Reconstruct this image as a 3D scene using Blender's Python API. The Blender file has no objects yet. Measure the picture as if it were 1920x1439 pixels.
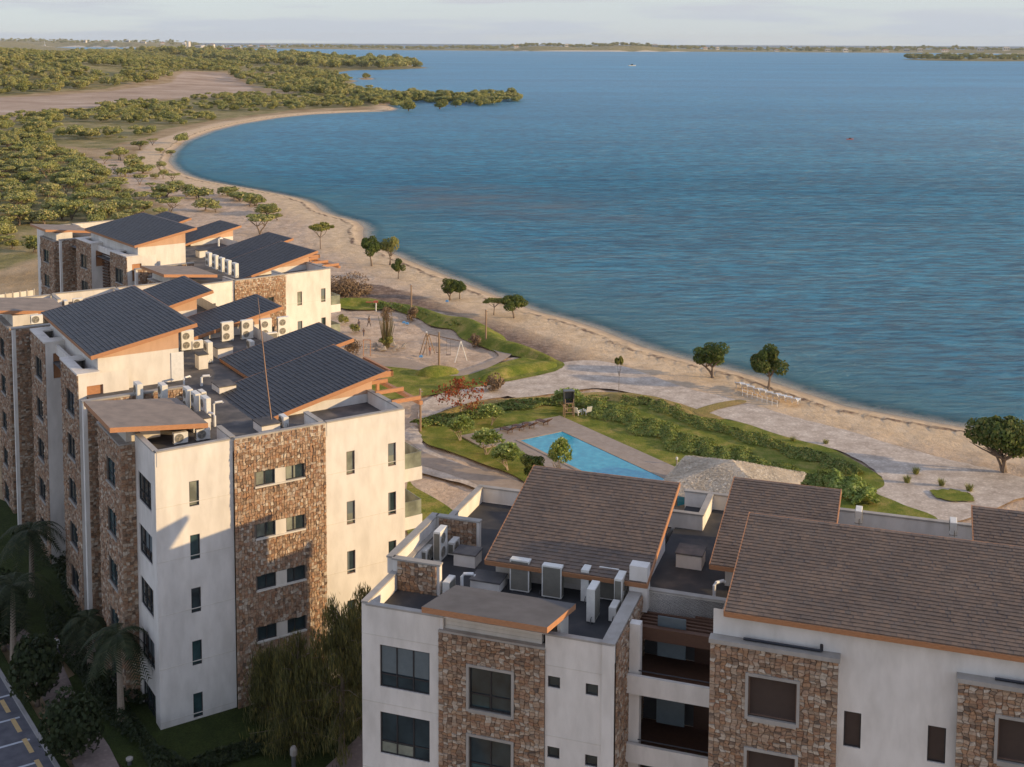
import bpy, math, random
import numpy as np
from mathutils import Vector, Matrix
random.seed(7); RNG = np.random.default_rng(11)
R = math.radians
S = bpy.context.scene
C = bpy.data.collections.new('scene'); S.collection.children.link(C)

# ------------------------------------------------------------------ camera
FPX, PIT, PCY, ROLL, CAMH = 2278.98, 0.08722625, 281.099, 0.00414653, 40.0
_c, _s = math.cos(PIT), math.sin(PIT)
_r = np.array([1, 0, 0.]); _u = np.array([0, _s, _c]); FW = np.array([0, _c, -_s])
RT = math.cos(ROLL)*_r + math.sin(ROLL)*_u; UP = -math.sin(ROLL)*_r + math.cos(ROLL)*_u
CAM = np.array([0, 0, CAMH])
cd = bpy.data.cameras.new('camera'); co = bpy.data.objects.new('camera', cd); C.objects.link(co)
cd.sensor_fit = 'HORIZONTAL'; cd.sensor_width = 36; cd.lens = FPX/1920*36
cd.shift_y = -(719.5-PCY)/1920; cd.clip_start = 1; cd.clip_end = 60000
co.matrix_world = Matrix(((RT[0], UP[0], -FW[0], 0), (RT[1], UP[1], -FW[1], 0), (RT[2], UP[2], -FW[2], CAMH), (0, 0, 0, 1)))
S.camera = co
# ------------------------------------------------------------------ light
SUN_AZ, SUN_EL = -11.5, 12.5         # azimuth in degrees from +X
w = bpy.data.worlds.new('World'); S.world = w; w.use_nodes = True
nt = w.node_tree; nt.nodes.clear()
sky = nt.nodes.new('ShaderNodeTexSky'); sky.sky_type = 'NISHITA'; sky.sun_disc = False
sky.sun_elevation = R(SUN_EL); sky.sun_rotation = R(90-SUN_AZ); sky.air_density = 1.0; sky.dust_density = 0.1; sky.ozone_density = 4.0
bg = nt.nodes.new('ShaderNodeBackground'); bg.inputs[1].default_value = 0.15
wo = nt.nodes.new('ShaderNodeOutputWorld')
# thin clouds low over the horizon, part of the sky itself
tc = nt.nodes.new('ShaderNodeTexCoord'); mp = nt.nodes.new('ShaderNodeMapping'); mp.inputs['Scale'].default_value = (3, 3, 34)
nz = nt.nodes.new('ShaderNodeTexNoise'); nz.inputs['Scale'].default_value = 2.2; nz.inputs['Detail'].default_value = 6
cr = nt.nodes.new('ShaderNodeValToRGB'); cr.color_ramp.elements[0].position = .47; cr.color_ramp.elements[1].position = .75
cr.color_ramp.elements[0].color = (.62, .62, .62, 1); cr.color_ramp.elements[1].color = (.9, .9, .9, 1)
mx = nt.nodes.new('ShaderNodeMix'); mx.data_type = 'RGBA'; mx.inputs[7].default_value = (2.45, 2.42, 2.75, 1)
nt.links.new(tc.outputs['Generated'], mp.inputs[0]); nt.links.new(mp.outputs[0], nz.inputs[0]); nt.links.new(nz.outputs[0], cr.inputs[0])
sx = nt.nodes.new('ShaderNodeSeparateXYZ'); nt.links.new(tc.outputs['Generated'], sx.inputs[0])
def zramp(stops):
    r = nt.nodes.new('ShaderNodeValToRGB'); e = r.color_ramp.elements
    while len(e) < len(stops): e.new(.5)
    for k, (p, c) in enumerate(stops): e[k].position = p; e[k].color = (*c, 1)
    nt.links.new(sx.outputs[2], r.inputs[0]); return r.outputs[0]
vf = zramp([(0, (1.4,)*3), (.12, (1.15,)*3), (.75, (.8,)*3)]); vc = zramp([(0, (1.95, 2.2, 2.5)), (.05, (2.25, 2.3, 2.45)), (.4, (2.5, 2.5, 2.85))])
mm = nt.nodes.new('ShaderNodeMath'); mm.operation = 'MULTIPLY'; mm.use_clamp = True; nt.links.new(cr.outputs[0], mm.inputs[0]); nt.links.new(vf, mm.inputs[1]); nt.links.new(mm.outputs[0], mx.inputs[0]); nt.links.new(vc, mx.inputs[7])
nt.links.new(sky.outputs[0], mx.inputs[6]); nt.links.new(mx.outputs[2], bg.inputs[0]); nt.links.new(bg.outputs[0], wo.inputs[0])
sl = bpy.data.lights.new('sun', 'SUN'); sl.energy = 2.65; sl.angle = R(0.6); sl.color = (1, .72, .38)
so = bpy.data.objects.new('sun', sl); C.objects.link(so)
az, el = R(SUN_AZ), R(SUN_EL)
so.rotation_euler = Vector((math.cos(az)*math.cos(el), math.sin(az)*math.cos(el), math.sin(el))).to_track_quat('Z', 'Y').to_euler()
so.location = (60, 0, 80)
S.view_settings.view_transform = 'Standard'; S.view_settings.look = 'None'; S.view_settings.gamma = 1; S.view_settings.use_curve_mapping = False
S.view_settings.exposure = 0.88

# ------------------------------------------------------------------ projection helpers (photo pixel -> place on a level plane)
def on(px, py, z=0.0):
    d = (px-960)/FPX*RT-(py-PCY)/FPX*UP+FW
    return CAM+d*((z-CAMH)/d[2])
def proj(P):
    d = np.asarray(P, float)-CAM; Z = d@FW
    return 960+FPX*(d@RT)/Z, PCY-FPX*(d@UP)/Z

# ------------------------------------------------------------------ materials
def mat(name, build):
    m = bpy.data.materials.new(name); m.use_nodes = True
    t = m.node_tree; t.nodes.clear()
    o = t.nodes.new('ShaderNodeOutputMaterial'); p = t.nodes.new('ShaderNodeBsdfPrincipled')
    t.links.new(p.outputs[0], o.inputs[0]); build(t, p, o); return m
def N(t, ty, **kw):
    n = t.nodes.new(ty)
    for k, v in kw.items():
        if k in n.inputs.keys(): n.inputs[k].default_value = v
        else: setattr(n, k, v)
    return n
def ramp(t, fac, stops):
    r = t.nodes.new('ShaderNodeValToRGB'); e = r.color_ramp.elements
    while len(e) < len(stops): e.new(.5)
    for i, (p, c) in enumerate(stops): e[i].position = p; e[i].color = (*c, 1)
    t.links.new(fac, r.inputs[0]); return r.outputs[0]
def noise(t, scale, detail=4, vec=None, rough=.55, mapscale=None):
    n = N(t, 'ShaderNodeTexNoise', Scale=scale, Detail=detail, Roughness=rough)
    if vec is None:
        g = t.nodes.new('ShaderNodeNewGeometry'); vec = g.outputs['Position']
    if mapscale:
        m = t.nodes.new('ShaderNodeMapping'); m.inputs['Scale'].default_value = mapscale[:3]
        if len(mapscale) > 3: m.inputs['Rotation'].default_value = (0, 0, mapscale[3])
        t.links.new(vec, m.inputs[0]); vec = m.outputs[0]
    t.links.new(vec, n.inputs['Vector']); return n.outputs[0]
def mixc(t, fac, a, b, mode='MIX'):
    m = t.nodes.new('ShaderNodeMix'); m.data_type = 'RGBA'; m.blend_type = mode
    for i, v in ((0, fac), (6, a), (7, b)):
        if hasattr(v, 'default_value') or hasattr(v, 'links'): t.links.new(v, m.inputs[i])
        elif i == 0: m.inputs[0].default_value = v
        else: m.inputs[i].default_value = (*v, 1)
    return m.outputs[2]
def bump(t, p, h, strength=.3, dist=.02):
    b = N(t, 'ShaderNodeBump', Strength=strength, Distance=dist); t.links.new(h, b.inputs['Height']); t.links.new(b.outputs[0], p.inputs['Normal'])
def rnd_value(t):
    a = t.nodes.new('ShaderNodeAttribute'); a.attribute_name = 'rnd'; a.attribute_type = 'GEOMETRY'
    o = t.nodes.new('ShaderNodeObjectInfo')
    m = N(t, 'ShaderNodeMath', operation='ADD'); t.links.new(a.outputs['Fac'], m.inputs[0]); t.links.new(o.outputs['Random'], m.inputs[1])
    f = N(t, 'ShaderNodeMath', operation='FRACT'); t.links.new(m.outputs[0], f.inputs[0]); return f.outputs[0]

def plaster(c, dirt=.25):
    def b(t, p, o):
        n1 = noise(t, .5, 5, mapscale=(1, 1, .45)); n2 = noise(t, 1.6, 6, mapscale=(1, 1, .35)); n3 = noise(t, 60, 3)
        a = ramp(t, n1, [(.3, tuple(x*(1-dirt*.55) for x in c)), (.62, c)])
        s = ramp(t, n2, [(.36, (1-dirt, 1-dirt*1.05, 1-dirt*1.15)), (.6, (1, 1, 1))])
        t.links.new(mixc(t, .5, a, s, 'MULTIPLY'), p.inputs['Base Color']); p.inputs['Roughness'].default_value = .9
        bump(t, p, n3, .25, .01)
    return b
WHITE = mat('white_plaster', plaster((.80, .745, .675)))
CREAM = mat('cream_plaster', plaster((.70, .64, .55)))
CAP = mat('concrete_cap', plaster((.42, .385, .34), .3))
TANWALL = mat('tan_gable_boards', plaster((.62, .385, .25), .2))
CANOPYSHADE = mat('shaded_felt_canopy', plaster((.135, .125, .12), .3))  # shaded copy of the felt canopy, its shadow put into the colour
def wood(c):
    def b(t, p, o):
        n = noise(t, 5, 5, mapscale=(1, 1, 6)); a = ramp(t, n, [(.3, tuple(x*.72 for x in c)), (.7, c)])
        t.links.new(a, p.inputs['Base Color']); p.inputs['Roughness'].default_value = .65
    return b
FASCIA = mat('orange_wood', wood((.50, .235, .11)))
DARKWOOD = mat('brown_wood', wood((.13, .062, .035)))
POSTWOOD = mat('weathered_post_wood', wood((.33, .22, .14)))
def stone(t, p, o):
    v = rnd_value(t)
    a = ramp(t, v, [(0, (.16, .115, .085)), (.14, (.43, .25, .14)), (.3, (.26, .185, .13)), (.46, (.50, .355, .24)), (.6, (.35, .19, .11)), (.78, (.44, .315, .22)), (.93, (.56, .47, .37))])
    n = noise(t, 9, 5); s = ramp(t, n, [(.3, (.7, .68, .66)), (.7, (1.1, 1.08, 1.05))])
    t.links.new(mixc(t, 1., a, s, 'MULTIPLY'), p.inputs['Base Color']); p.inputs['Roughness'].default_value = .85
    bump(t, p, noise(t, 22, 4), .5, .03)
STONE = mat('rubble_stone', stone)
MORTAR = mat('dark_mortar', plaster((.19, .155, .125), .3))
def tile(stops, gl=.6):
    def b(t, p, o):
        v = rnd_value(t); a = ramp(t, v, stops)
        n = noise(t, .45, 4); s = ramp(t, n, [(.3, (.78, .78, .8)), (.7, (1.08, 1.06, 1.04))])
        t.links.new(mixc(t, 1., a, s, 'MULTIPLY'), p.inputs['Base Color']); p.inputs['Roughness'].default_value = gl
        bump(t, p, noise(t, 30, 3), .25, .01)
    return b
TILE_BROWN = mat('brown_roof_tile', tile([(0, (.135, .10, .078)), (.35, (.175, .125, .092)), (.6, (.15, .115, .092)), (.8, (.20, .138, .098)), (1, (.14, .112, .092))], .8))
TILE_DARK = mat('charcoal_roof_tile', tile([(0, (.034, .036, .041)), (.4, (.045, .046, .051)), (.7, (.038, .040, .046)), (1, (.055, .053, .055))], .55))
UNDERLAY = mat('roof_underlay', plaster((.05, .045, .042), .2))
def deck(t, p, o):
    n = noise(t, .7, 6); a = ramp(t, n, [(.3, (.055, .055, .06)), (.5, (.10, .092, .088)), (.7, (.19, .165, .145))])
    t.links.new(a, p.inputs['Base Color']); p.inputs['Roughness'].default_value = .9; bump(t, p, noise(t, 25, 3), .3, .01)
DECK = mat('bitumen_deck', deck)
DECKSHADE = mat('shaded_bitumen_deck', lambda t, p, o: (t.links.new(ramp(t, noise(t, .7, 6), [(.3, (.025, .026, .03)), (.55, (.045, .044, .046)), (.75, (.10, .085, .075))]), p.inputs['Base Color']), setattr(p.inputs['Roughness'], 'default_value', .85)))  # shaded copy of the bitumen deck, shade painted into its tone
CANOPYTOP = mat('felt_canopy', lambda t, p, o: (t.links.new(ramp(t, noise(t, 1.2, 6), [(.3, (.20, .165, .14)), (.7, (.29, .235, .195))]), p.inputs['Base Color']), setattr(p.inputs['Roughness'], 'default_value', .9), bump(t, p, noise(t, 40, 2), .2, .01)))
def simple(c, r=.5, metal=0, var=.12):
    def b(t, p, o):
        n = noise(t, 4, 4); t.links.new(ramp(t, n, [(.3, tuple(x*(1-var) for x in c)), (.7, tuple(x*(1+var*.3) for x in c))]), p.inputs['Base Color'])
        p.inputs['Roughness'].default_value = r; p.inputs['Metallic'].default_value = metal
    return b
FRAME = mat('dark_bronze_frame', simple((.03, .028, .03), .45))
FRAMEBROWN = mat('brown_window_frame', simple((.17, .10, .07), .5))
SCREEN = mat('brown_insect_screen', simple((.06, .038, .028), .8))
GUTTER = mat('dark_gutter', simple((.02, .022, .03), .4))
def glass(c, r=.08):
    def b(t, p, o):
        n = noise(t, .9, 3); t.links.new(ramp(t, n, [(.35, tuple(x*.45 for x in c)), (.65, c)]), p.inputs['Base Color'])
        p.inputs['Roughness'].default_value = r; p.inputs['Specular IOR Level'].default_value = .7
    return b
GLASS = mat('window_glass', glass((.035, .055, .06)))
GLASSPALE = mat('curtained_glass', glass((.30, .31, .24), .25))
GLASSTEAL = mat('teal_glass', glass((.05, .10, .105)))
RAILGLASS = mat('pale_rail_glass', glass((.34, .36, .27), .2))
BLIND = mat('grey_blind', simple((.13, .16, .17), .5))
ACWHITE = mat('painted_metal_cream', simple((.76, .73, .66), .45))
ACGRILLE = mat('coil_grille', simple((.20, .185, .15), .5))
FANRING = mat('fan_guard', simple((.33, .29, .23), .5))
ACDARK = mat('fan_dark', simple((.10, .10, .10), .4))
PVC = mat('white_pvc', simple((.75, .74, .72), .35))
RUST = mat('rusty_mast_metal', simple((.25, .16, .12), .5, .5))
CONC = mat('concrete', plaster((.40, .36, .32), .3))
def leafmat(name, stops, trans=.25):
    def b(t, p, o):
        v = rnd_value(t); a = ramp(t, v, stops)
        t.links.new(a, p.inputs['Base Color']); p.inputs['Roughness'].default_value = .65; p.inputs['Specular IOR Level'].default_value = .25
        tr = t.nodes.new('ShaderNodeBsdfTranslucent'); t.links.new(a, tr.inputs[0])
        m = t.nodes.new('ShaderNodeMixShader'); m.inputs[0].default_value = trans
        t.links.new(p.outputs[0], m.inputs[1]); t.links.new(tr.outputs[0], m.inputs[2]); t.links.new(m.outputs[0], o.inputs[0])
    return mat(name, b)
LEAF_ROUND = leafmat('dark_glossy_leaves', [(0, (0.057, 0.090, 0.019)), (.5, (0.098, 0.138, 0.029)), (.85, (0.138, 0.170, 0.040)), (1, (0.212, 0.195, 0.057))])
LEAF_ACACIA = leafmat('acacia_leaves', [(0, (0.193, 0.224, 0.074)), (.5, (0.316, 0.330, 0.112)), (.85, (0.440, 0.410, 0.158)), (1, (0.550, 0.435, 0.211))])
LEAF_YELLOW = leafmat('yellow_green_leaves', [(0, (.15, .17, .03)), (.6, (.22, .22, .05)), (1, (.28, .24, .07))])
LEAF_BRIGHT = leafmat('frangipani_leaves', [(0, (0.182, 0.248, 0.054)), (.5, (0.313, 0.398, 0.099)), (.85, (0.470, 0.497, 0.149)), (1, (0.679, 0.670, 0.248))])
LEAF_RED = leafmat('red_leaves', [(0, (0.240, 0.048, 0.020)), (.5, (0.336, 0.080, 0.032)), (.8, (0.288, 0.120, 0.040)), (1, (0.176, 0.128, 0.040))])
LEAF_CAS = leafmat('casuarina_needles', [(0, (0.063, 0.073, 0.028)), (.5, (0.130, 0.124, 0.045)), (.85, (0.203, 0.182, 0.053)), (1, (0.316, 0.243, 0.073))], .3)
LEAF_PALM = leafmat('palm_leaves', [(0, (0.022, 0.032, 0.013)), (.6, (0.040, 0.054, 0.022)), (1, (0.072, 0.072, 0.032))])
LEAF_HEDGE = leafmat('hedge_leaves', [(0, (0.135, 0.181, 0.044)), (.5, (0.228, 0.292, 0.074)), (.85, (0.322, 0.342, 0.085)), (1, (0.457, 0.366, 0.122))])
LEAF_DRY = leafmat('dry_twigs', [(0, (.16, .11, .07)), (.5, (.24, .16, .10)), (1, (.31, .22, .13))], .1)
LEAF_MANG = leafmat('mangrove_leaves', [(0, (0.149, 0.170, 0.048)), (.5, (0.255, 0.267, 0.074)), (1, (0.419, 0.363, 0.108))])
LEAF_SHADE = leafmat('shaded_bush_leaves', [(0, (.02, .03, .012)), (.6, (.035, .05, .018)), (1, (.06, .07, .025))])  # leaf colour darkened to carry the shade of the lower garden
BARK = mat('bark', wood((.22, .16, .115)))
BARKPALE = mat('pale_bark', wood((.42, .33, .25)))

# ------------------------------------------------------------------ mesh builder
class MB:
    def __init__(s): s.v = []; s.f = []; s.m = []; s.r = []
    def face(s, pts, m=0, r=0.):
        i = len(s.v); s.v += [tuple(map(float, p)) for p in pts]; s.f.append(tuple(range(i, i+len(pts)))); s.m.append(m); s.r.append(r)
    def hull8(s, b, t, m=0, r=0., bottom=True):
        i = len(s.v); s.v += [tuple(map(float, p)) for p in list(b)+list(t)]
        n = len(b); fs = [tuple(i+n+k for k in range(n))]+[(i+k, i+(k+1) % n, i+n+(k+1) % n, i+n+k) for k in range(n)]
        if bottom: fs.append(tuple(i+k for k in reversed(range(n))))
        s.f += fs; s.m += [m]*len(fs); s.r += [r]*len(fs)
    def box(s, x0, x1, y0, y1, z0, z1, m=0, r=0.):
        s.hull8([(x0, y0, z0), (x1, y0, z0), (x1, y1, z0), (x0, y1, z0)], [(x0, y0, z1), (x1, y0, z1), (x1, y1, z1), (x0, y1, z1)], m, r)
    def tube(s, pts, rad, n=6, m=0, r=0.):
        if not hasattr(rad, '__len__'): rad = [rad]*len(pts)
        P = [Vector(p) for p in pts]; rings = []
        for k, p in enumerate(P):
            d = (P[min(k+1, len(P)-1)]-P[max(k-1, 0)]).normalized(); a = d.orthogonal().normalized(); b = d.cross(a)
            i = len(s.v)
            for j in range(n):
                q = p+(a*math.cos(2*PI*j/n)+b*math.sin(2*PI*j/n))*rad[k]; s.v.append(tuple(q))
            rings.append(i)
        for a, b in zip(rings, rings[1:]):
            for j in range(n): s.f.append((a+j, a+(j+1) % n, b+(j+1) % n, b+j)); s.m.append(m); s.r.append(r)
        s.f += [tuple(rings[0]+j for j in reversed(range(n))), tuple(rings[-1]+j for j in range(n))]; s.m += [m, m]; s.r += [r, r]
    def mesh(s, name, mats, fmap=None, flip=False):
        me = bpy.data.meshes.new(name)
        v = [fmap(*p) for p in s.v] if fmap else s.v
        f = [tuple(reversed(q)) for q in s.f] if flip else s.f
        me.from_pydata(v, [], f)
        for x in (mats if isinstance(mats, (list, tuple)) else [mats]): me.materials.append(x)
        me.polygons.foreach_set('material_index', s.m)
        a = me.attributes.new('rnd', 'FLOAT', 'FACE'); a.data.foreach_set('value', s.r)
        me.update(); return me
PI = math.pi
def obj(name, data, parent=None, loc=None, rot=None, **props):
    o = bpy.data.objects.new(name, data); C.objects.link(o)
    if parent is not None: o.parent = parent
    if loc is not None: o.location = loc
    if rot is not None: o.rotation_euler = rot
    for k, v in props.items(): o[k] = v
    return o
def thing(name, label, cat, loc, rot=0, group=None, data=None, scale=None):
    o = obj(name, data, loc=tuple(loc), rot=(0, 0, rot), label=label, category=cat)
    if group: o['group'] = group
    if scale: o.scale = scale
    return o
def struct(name, me): return obj(name, me, kind='structure')

# ------------------------------------------------------------------ land, sea
SEA = -0.5
def W(pts, z=SEA): return [tuple(on(x, y, z)[:2]) for x, y in pts]
shore = [(2600, 1000), (2150, 870), (1960, 828), (1806, 802), (1741, 791), (1675, 779), (1587, 763), (1500, 735), (1412, 706), (1350, 690), (1275, 672), (1200, 650), (1120, 617), (1067, 600), (1000, 583), (950, 563), (883, 537), (817, 510), (760, 487), (722, 470), (690, 458), (681, 447), (680, 436), (682, 427), (668, 415), (635, 407), (602, 396), (587, 382), (559, 372), (526, 365), (480, 356), (427, 347), (384, 339), (350, 329), (328, 318), (315, 303), (322, 285), (345, 266), (396, 246), (448, 233), (521, 221), (580, 215), (660, 211), (729, 209), (742, 204), (725, 198), (752, 192), (720, 186), (690, 178), (700, 173), (672, 167), (650, 158), (668, 152), (640, 147), (610, 139), (660, 132), (729, 131), (802, 128), (771, 123), (700, 118), (620, 113), (547, 109), (440, 103), (330, 99), (240, 95), (120, 93), (30, 91), (-300, 90)]
main = W(shore)
main += [(-5200, main[-1][1]), (-5200, -400), (400, -400), (400, main[0][1])]
far = W([(-700, 86.6), (-300, 87.5), (60, 88.5), (150, 89), (300, 90.2), (420, 93), (520, 91.5), (640, 93), (760, 94.5), (900, 95.5), (1000, 96.5), (1150, 97.2), (1300, 97.4), (1450, 98), (1560, 98.8), (1700, 99.5), (1900, 101.5), (2300, 104)])
far += [(p[0]*1.32+0, p[1]*1.32) for p in reversed(far)]
isl = W([(1690, 112), (1740, 110), (1850, 109.5), (2000, 110), (2100, 112), (2000, 115), (1850, 115.5), (1740, 114)])
islet = W([(674, 147.5), (686, 145.5), (699, 147), (697, 150), (680, 150)])
POLYS = [main, far, isl, islet]
def sdist(X, Y, poly):
    P = np.array(poly); Q = np.roll(P, -1, 0)
    best = np.full(X.shape, 1e18); ins = np.zeros(X.shape, bool)
    for (ax, ay), (bx, by) in zip(P, Q):
        dx, dy = bx-ax, by-ay; L = dx*dx+dy*dy+1e-9
        t = np.clip(((X-ax)*dx+(Y-ay)*dy)/L, 0, 1)
        best = np.minimum(best, (X-ax-t*dx)**2+(Y-ay-t*dy)**2)
        c = ((ay > Y) != (by > Y)) & (X < dx*(Y-ay)/(dy if abs(dy) > 1e-9 else 1e-9)+ax); ins ^= c
    return np.sqrt(best)*np.where(ins, 1, -1)
def smooth(x, a, b): t = np.clip((x-a)/(b-a), 0, 1); return t*t*(3-2*t)
def hills(X, Y):
    h = 25*np.exp(-((X+720)/330)**2-((Y-1500)/430)**2)+12*np.exp(-((X+470)/160)**2-((Y-1150)/230)**2)
    h += 13*np.exp(-((X+900)/420)**2-((Y-2700)/500)**2)
    f = smooth(Y, 4300, 5200)
    nn = np.sin(X*.0021+1)*np.sin(X*.00077+.6)+.5*np.sin(X*.0057+Y*.001)+.3*np.sin(X*.013)
    h += f*np.clip(3+5*nn+20*np.exp(-((X-560)/520)**2)*(1+.35*np.sin(X*.011))+7*np.exp(-((X-2300)/700)**2)*(1+.5*np.sin(X*.008))+34*smooth(-X, 1900, 3000)*(1+.3*np.sin(X*.004)), 1, 80)
    return h
def bumps(X, Y):
    return .10*np.sin(X*.9+Y*.31)*np.sin(Y*.7-X*.21)+.07*np.sin(X*2.3+1)*np.sin(Y*1.9)
def ground(X, Y):
    X = np.asarray(X, float); Y = np.asarray(Y, float)
    sd = np.maximum.reduce([sdist(X, Y, p) for p in POLYS])
    k = np.where(Y > 900, .03, .16)
    z = np.clip(SEA+sd*k, -4, 0)
    z = z+np.where(sd > 0, smooth(sd, 4, 60)*hills(X, Y), 0)
    return z, sd
def grid(nx, ny):
    t = np.linspace(-1, 1, nx); t = np.sign(t)*(.62*np.abs(t)+.38*np.abs(t)**5)
    ys = np.concatenate([np.linspace(-380, 55, 24), np.geomspace(56, 14000, ny-24)])
    Yg = np.repeat(ys[:, None], nx, 1); Xg = t[None, :]*(np.abs(Yg)*.82+75)
    return Xg, Yg
def gridmesh(name, X, Y, Z, attrs, mats):
    ny, nx = X.shape; v = np.stack([X, Y, Z], -1).reshape(-1, 3)
    i = np.arange(ny*nx).reshape(ny, nx); f = np.stack([i[:-1, :-1], i[:-1, 1:], i[1:, 1:], i[1:, :-1]], -1).reshape(-1, 4)
    me = bpy.data.meshes.new(name); me.vertices.add(len(v)); me.vertices.foreach_set('co', v.ravel())
    me.loops.add(f.size); me.loops.foreach_set('vertex_index', f.ravel()); me.polygons.add(len(f))
    me.polygons.foreach_set('loop_start', np.arange(0, f.size, 4)); me.update(calc_edges=True)
    for k, a in attrs.items():
        at = me.attributes.new(k, 'FLOAT', 'POINT'); at.data.foreach_set('value', a.ravel().astype(np.float32))
    me.polygons.foreach_set('use_smooth', np.ones(len(f), bool))
    for m in mats: me.materials.append(m)
    return me
def inpx(X, Y, poly, soft):       # soft membership of ground points in an outline on the ground
    return smooth(sdist(X, Y, [tuple(on(x, y, 0)[:2]) for x, y in poly]), -soft, soft)
GX, GY = grid(470, 520)
GZ, GSD = ground(GX, GY)
flat_salt = [(-500, 196), (0, 188), (60, 186), (200, 178), (320, 166), (345, 152), (420, 149), (470, 166), (480, 176), (330, 186), (220, 195), (100, 213), (0, 222), (-500, 250)]
vegp = [[(-700, 262), (0, 262), (70, 257), (140, 292), (180, 322), (235, 352), (285, 392), (330, 400), (300, 430), (60, 425), (68, 480), (0, 500), (-700, 560)], [(-900, 188), (0, 186), (200, 175), (345, 151), (430, 146), (660, 150), (690, 172), (560, 176), (480, 165), (430, 148), (800, 127), (600, 112), (150, 98), (-900, 96)], [(0, 232), (150, 206), (300, 190), (480, 181), (640, 172), (740, 184), (730, 198), (560, 206), (400, 226), (330, 238), (200, 280), (0, 262)]]
brown = [(640, 535), (700, 530), (790, 552), (870, 580), (960, 606), (1060, 640), (1160, 672), (1190, 690), (1100, 690), (1030, 672), (960, 640), (900, 608), (860, 592), (790, 576), (700, 572), (640, 565)]
sandzone = [(560, 380), (690, 470), (820, 520), (1000, 600), (1400, 715), (1900, 830), (2400, 1000), (2300, 1300), (700, 1100), (520, 700), (430, 520), (330, 395), (215, 335), (170, 300), (240, 300), (290, 262), (420, 228), (720, 205), (740, 214), (420, 255), (330, 300), (400, 345)]
dirt = inpx(GX, GY, sandzone, 3)*(GY < 900)
salt = inpx(GX, GY, flat_salt, 12); brn = inpx(GX, GY, brown, 1.2); veg = np.maximum.reduce([inpx(GX, GY, q, 8) for q in vegp]+[smooth(GY, 2300, 2700)])
nearland = smooth(GSD, 0, 2)
def ground_mat(t, p, o):
    def at(n):
        a = t.nodes.new('ShaderNodeAttribute'); a.attribute_name = n; return a.outputs['Fac']
    def edge(f, amp, sc):
        n = noise(t, sc, 5); m = N(t, 'ShaderNodeMath', operation='SUBTRACT'); t.links.new(n, m.inputs[0]); m.inputs[1].default_value = .5
        k = N(t, 'ShaderNodeMath', operation='MULTIPLY_ADD'); t.links.new(m.outputs[0], k.inputs[0]); k.inputs[1].default_value = amp; t.links.new(f, k.inputs[2])
        r = N(t, 'ShaderNodeMapRange'); r.inputs['From Min'].default_value = .38; r.inputs['From Max'].default_value = .62; t.links.new(k.outputs[0], r.inputs['Value']); return r.outputs[0]
    soil = ramp(t, noise(t, .06, 8, rough=.65), [(.3, (.24, .17, .085)), (.45, (.36, .255, .14)), (.6, (.46, .34, .21)), (.75, (.19, .165, .07))])
    sand = ramp(t, noise(t, .35, 8, rough=.7), [(.3, (.43, .31, .215)), (.5, (.57, .43, .31)), (.7, (.70, .55, .41))])
    pebb = ramp(t, noise(t, 2.2, 5), [(.35, (.72, .7, .7)), (.6, (1.08, 1.08, 1.08))]); sand = mixc(t, .6, sand, pebb, 'MULTIPLY')
    sal = ramp(t, noise(t, .02, 8, mapscale=(1, 1.4, 1), rough=.65), [(.35, (.34, .24, .17)), (.55, (.48, .36, .27)), (.7, (.60, .50, .41))])
    br = ramp(t, noise(t, 1.2, 7, rough=.7), [(.3, (.12, .08, .055)), (.5, (.22, .15, .11)), (.7, (.36, .27, .21))])
    c = mixc(t, edge(at('dirt'), .9, .12), soil, sand)
    vg = ramp(t, noise(t, .09, 8, rough=.7), [(.3, (.13, .125, .045)), (.48, (.24, .21, .085)), (.62, (.38, .30, .16)), (.75, (.47, .36, .23))])
    c = mixc(t, edge(at('veg'), 1.3, .03), c, vg)
    c = mixc(t, edge(at('salt'), .5, .01), c, sal)
    c = mixc(t, edge(at('brn'), .8, .5), c, br)
    # beach by distance to the water line, wet band and the line of dark seaweed
    sd = at('sd'); n = noise(t, .08, 4); k = N(t, 'ShaderNodeMath', operation='MULTIPLY_ADD'); t.links.new(n, k.inputs[0]); k.inputs[1].default_value = 5; t.links.new(sd, k.inputs[2])
    bch = N(t, 'ShaderNodeMapRange'); t.links.new(k.outputs[0], bch.inputs['Value']); bch.inputs['From Min'].default_value = 16; bch.inputs['From Max'].default_value = 9
    bs = ramp(t, noise(t, .5, 8, rough=.7), [(.3, (.52, .37, .225)), (.5, (.66, .49, .31)), (.7, (.78, .60, .40))])
    farm = N(t, 'ShaderNodeMath', operation='MULTIPLY'); t.links.new(bch.outputs[0], farm.inputs[0]); t.links.new(at('beach'), farm.inputs[1])
    c = mixc(t, farm.outputs[0], c, bs)
    def band(lo, hi, fade, amp, sc):
        n2 = noise(t, sc, 5); kk = N(t, 'ShaderNodeMath', operation='MULTIPLY_ADD'); t.links.new(n2, kk.inputs[0]); kk.inputs[1].default_value = amp; t.links.new(sd, kk.inputs[2])
        a = N(t, 'ShaderNodeMapRange'); t.links.new(kk.outputs[0], a.inputs['Value']); a.inputs['From Min'].default_value = lo-fade; a.inputs['From Max'].default_value = lo
        b = N(t, 'ShaderNodeMapRange'); t.links.new(kk.outputs[0], b.inputs['Value']); b.inputs['From Min'].default_value = hi+fade; b.inputs['From Max'].default_value = hi
        m = N(t, 'ShaderNodeMath', operation='MULTIPLY'); t.links.new(a.outputs[0], m.inputs[0]); t.links.new(b.outputs[0], m.inputs[1])
        m2 = N(t, 'ShaderNodeMath', operation='MULTIPLY'); t.links.new(m.outputs[0], m2.inputs[0]); t.links.new(at('beach'), m2.inputs[1]); return m2.outputs[0]
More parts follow.
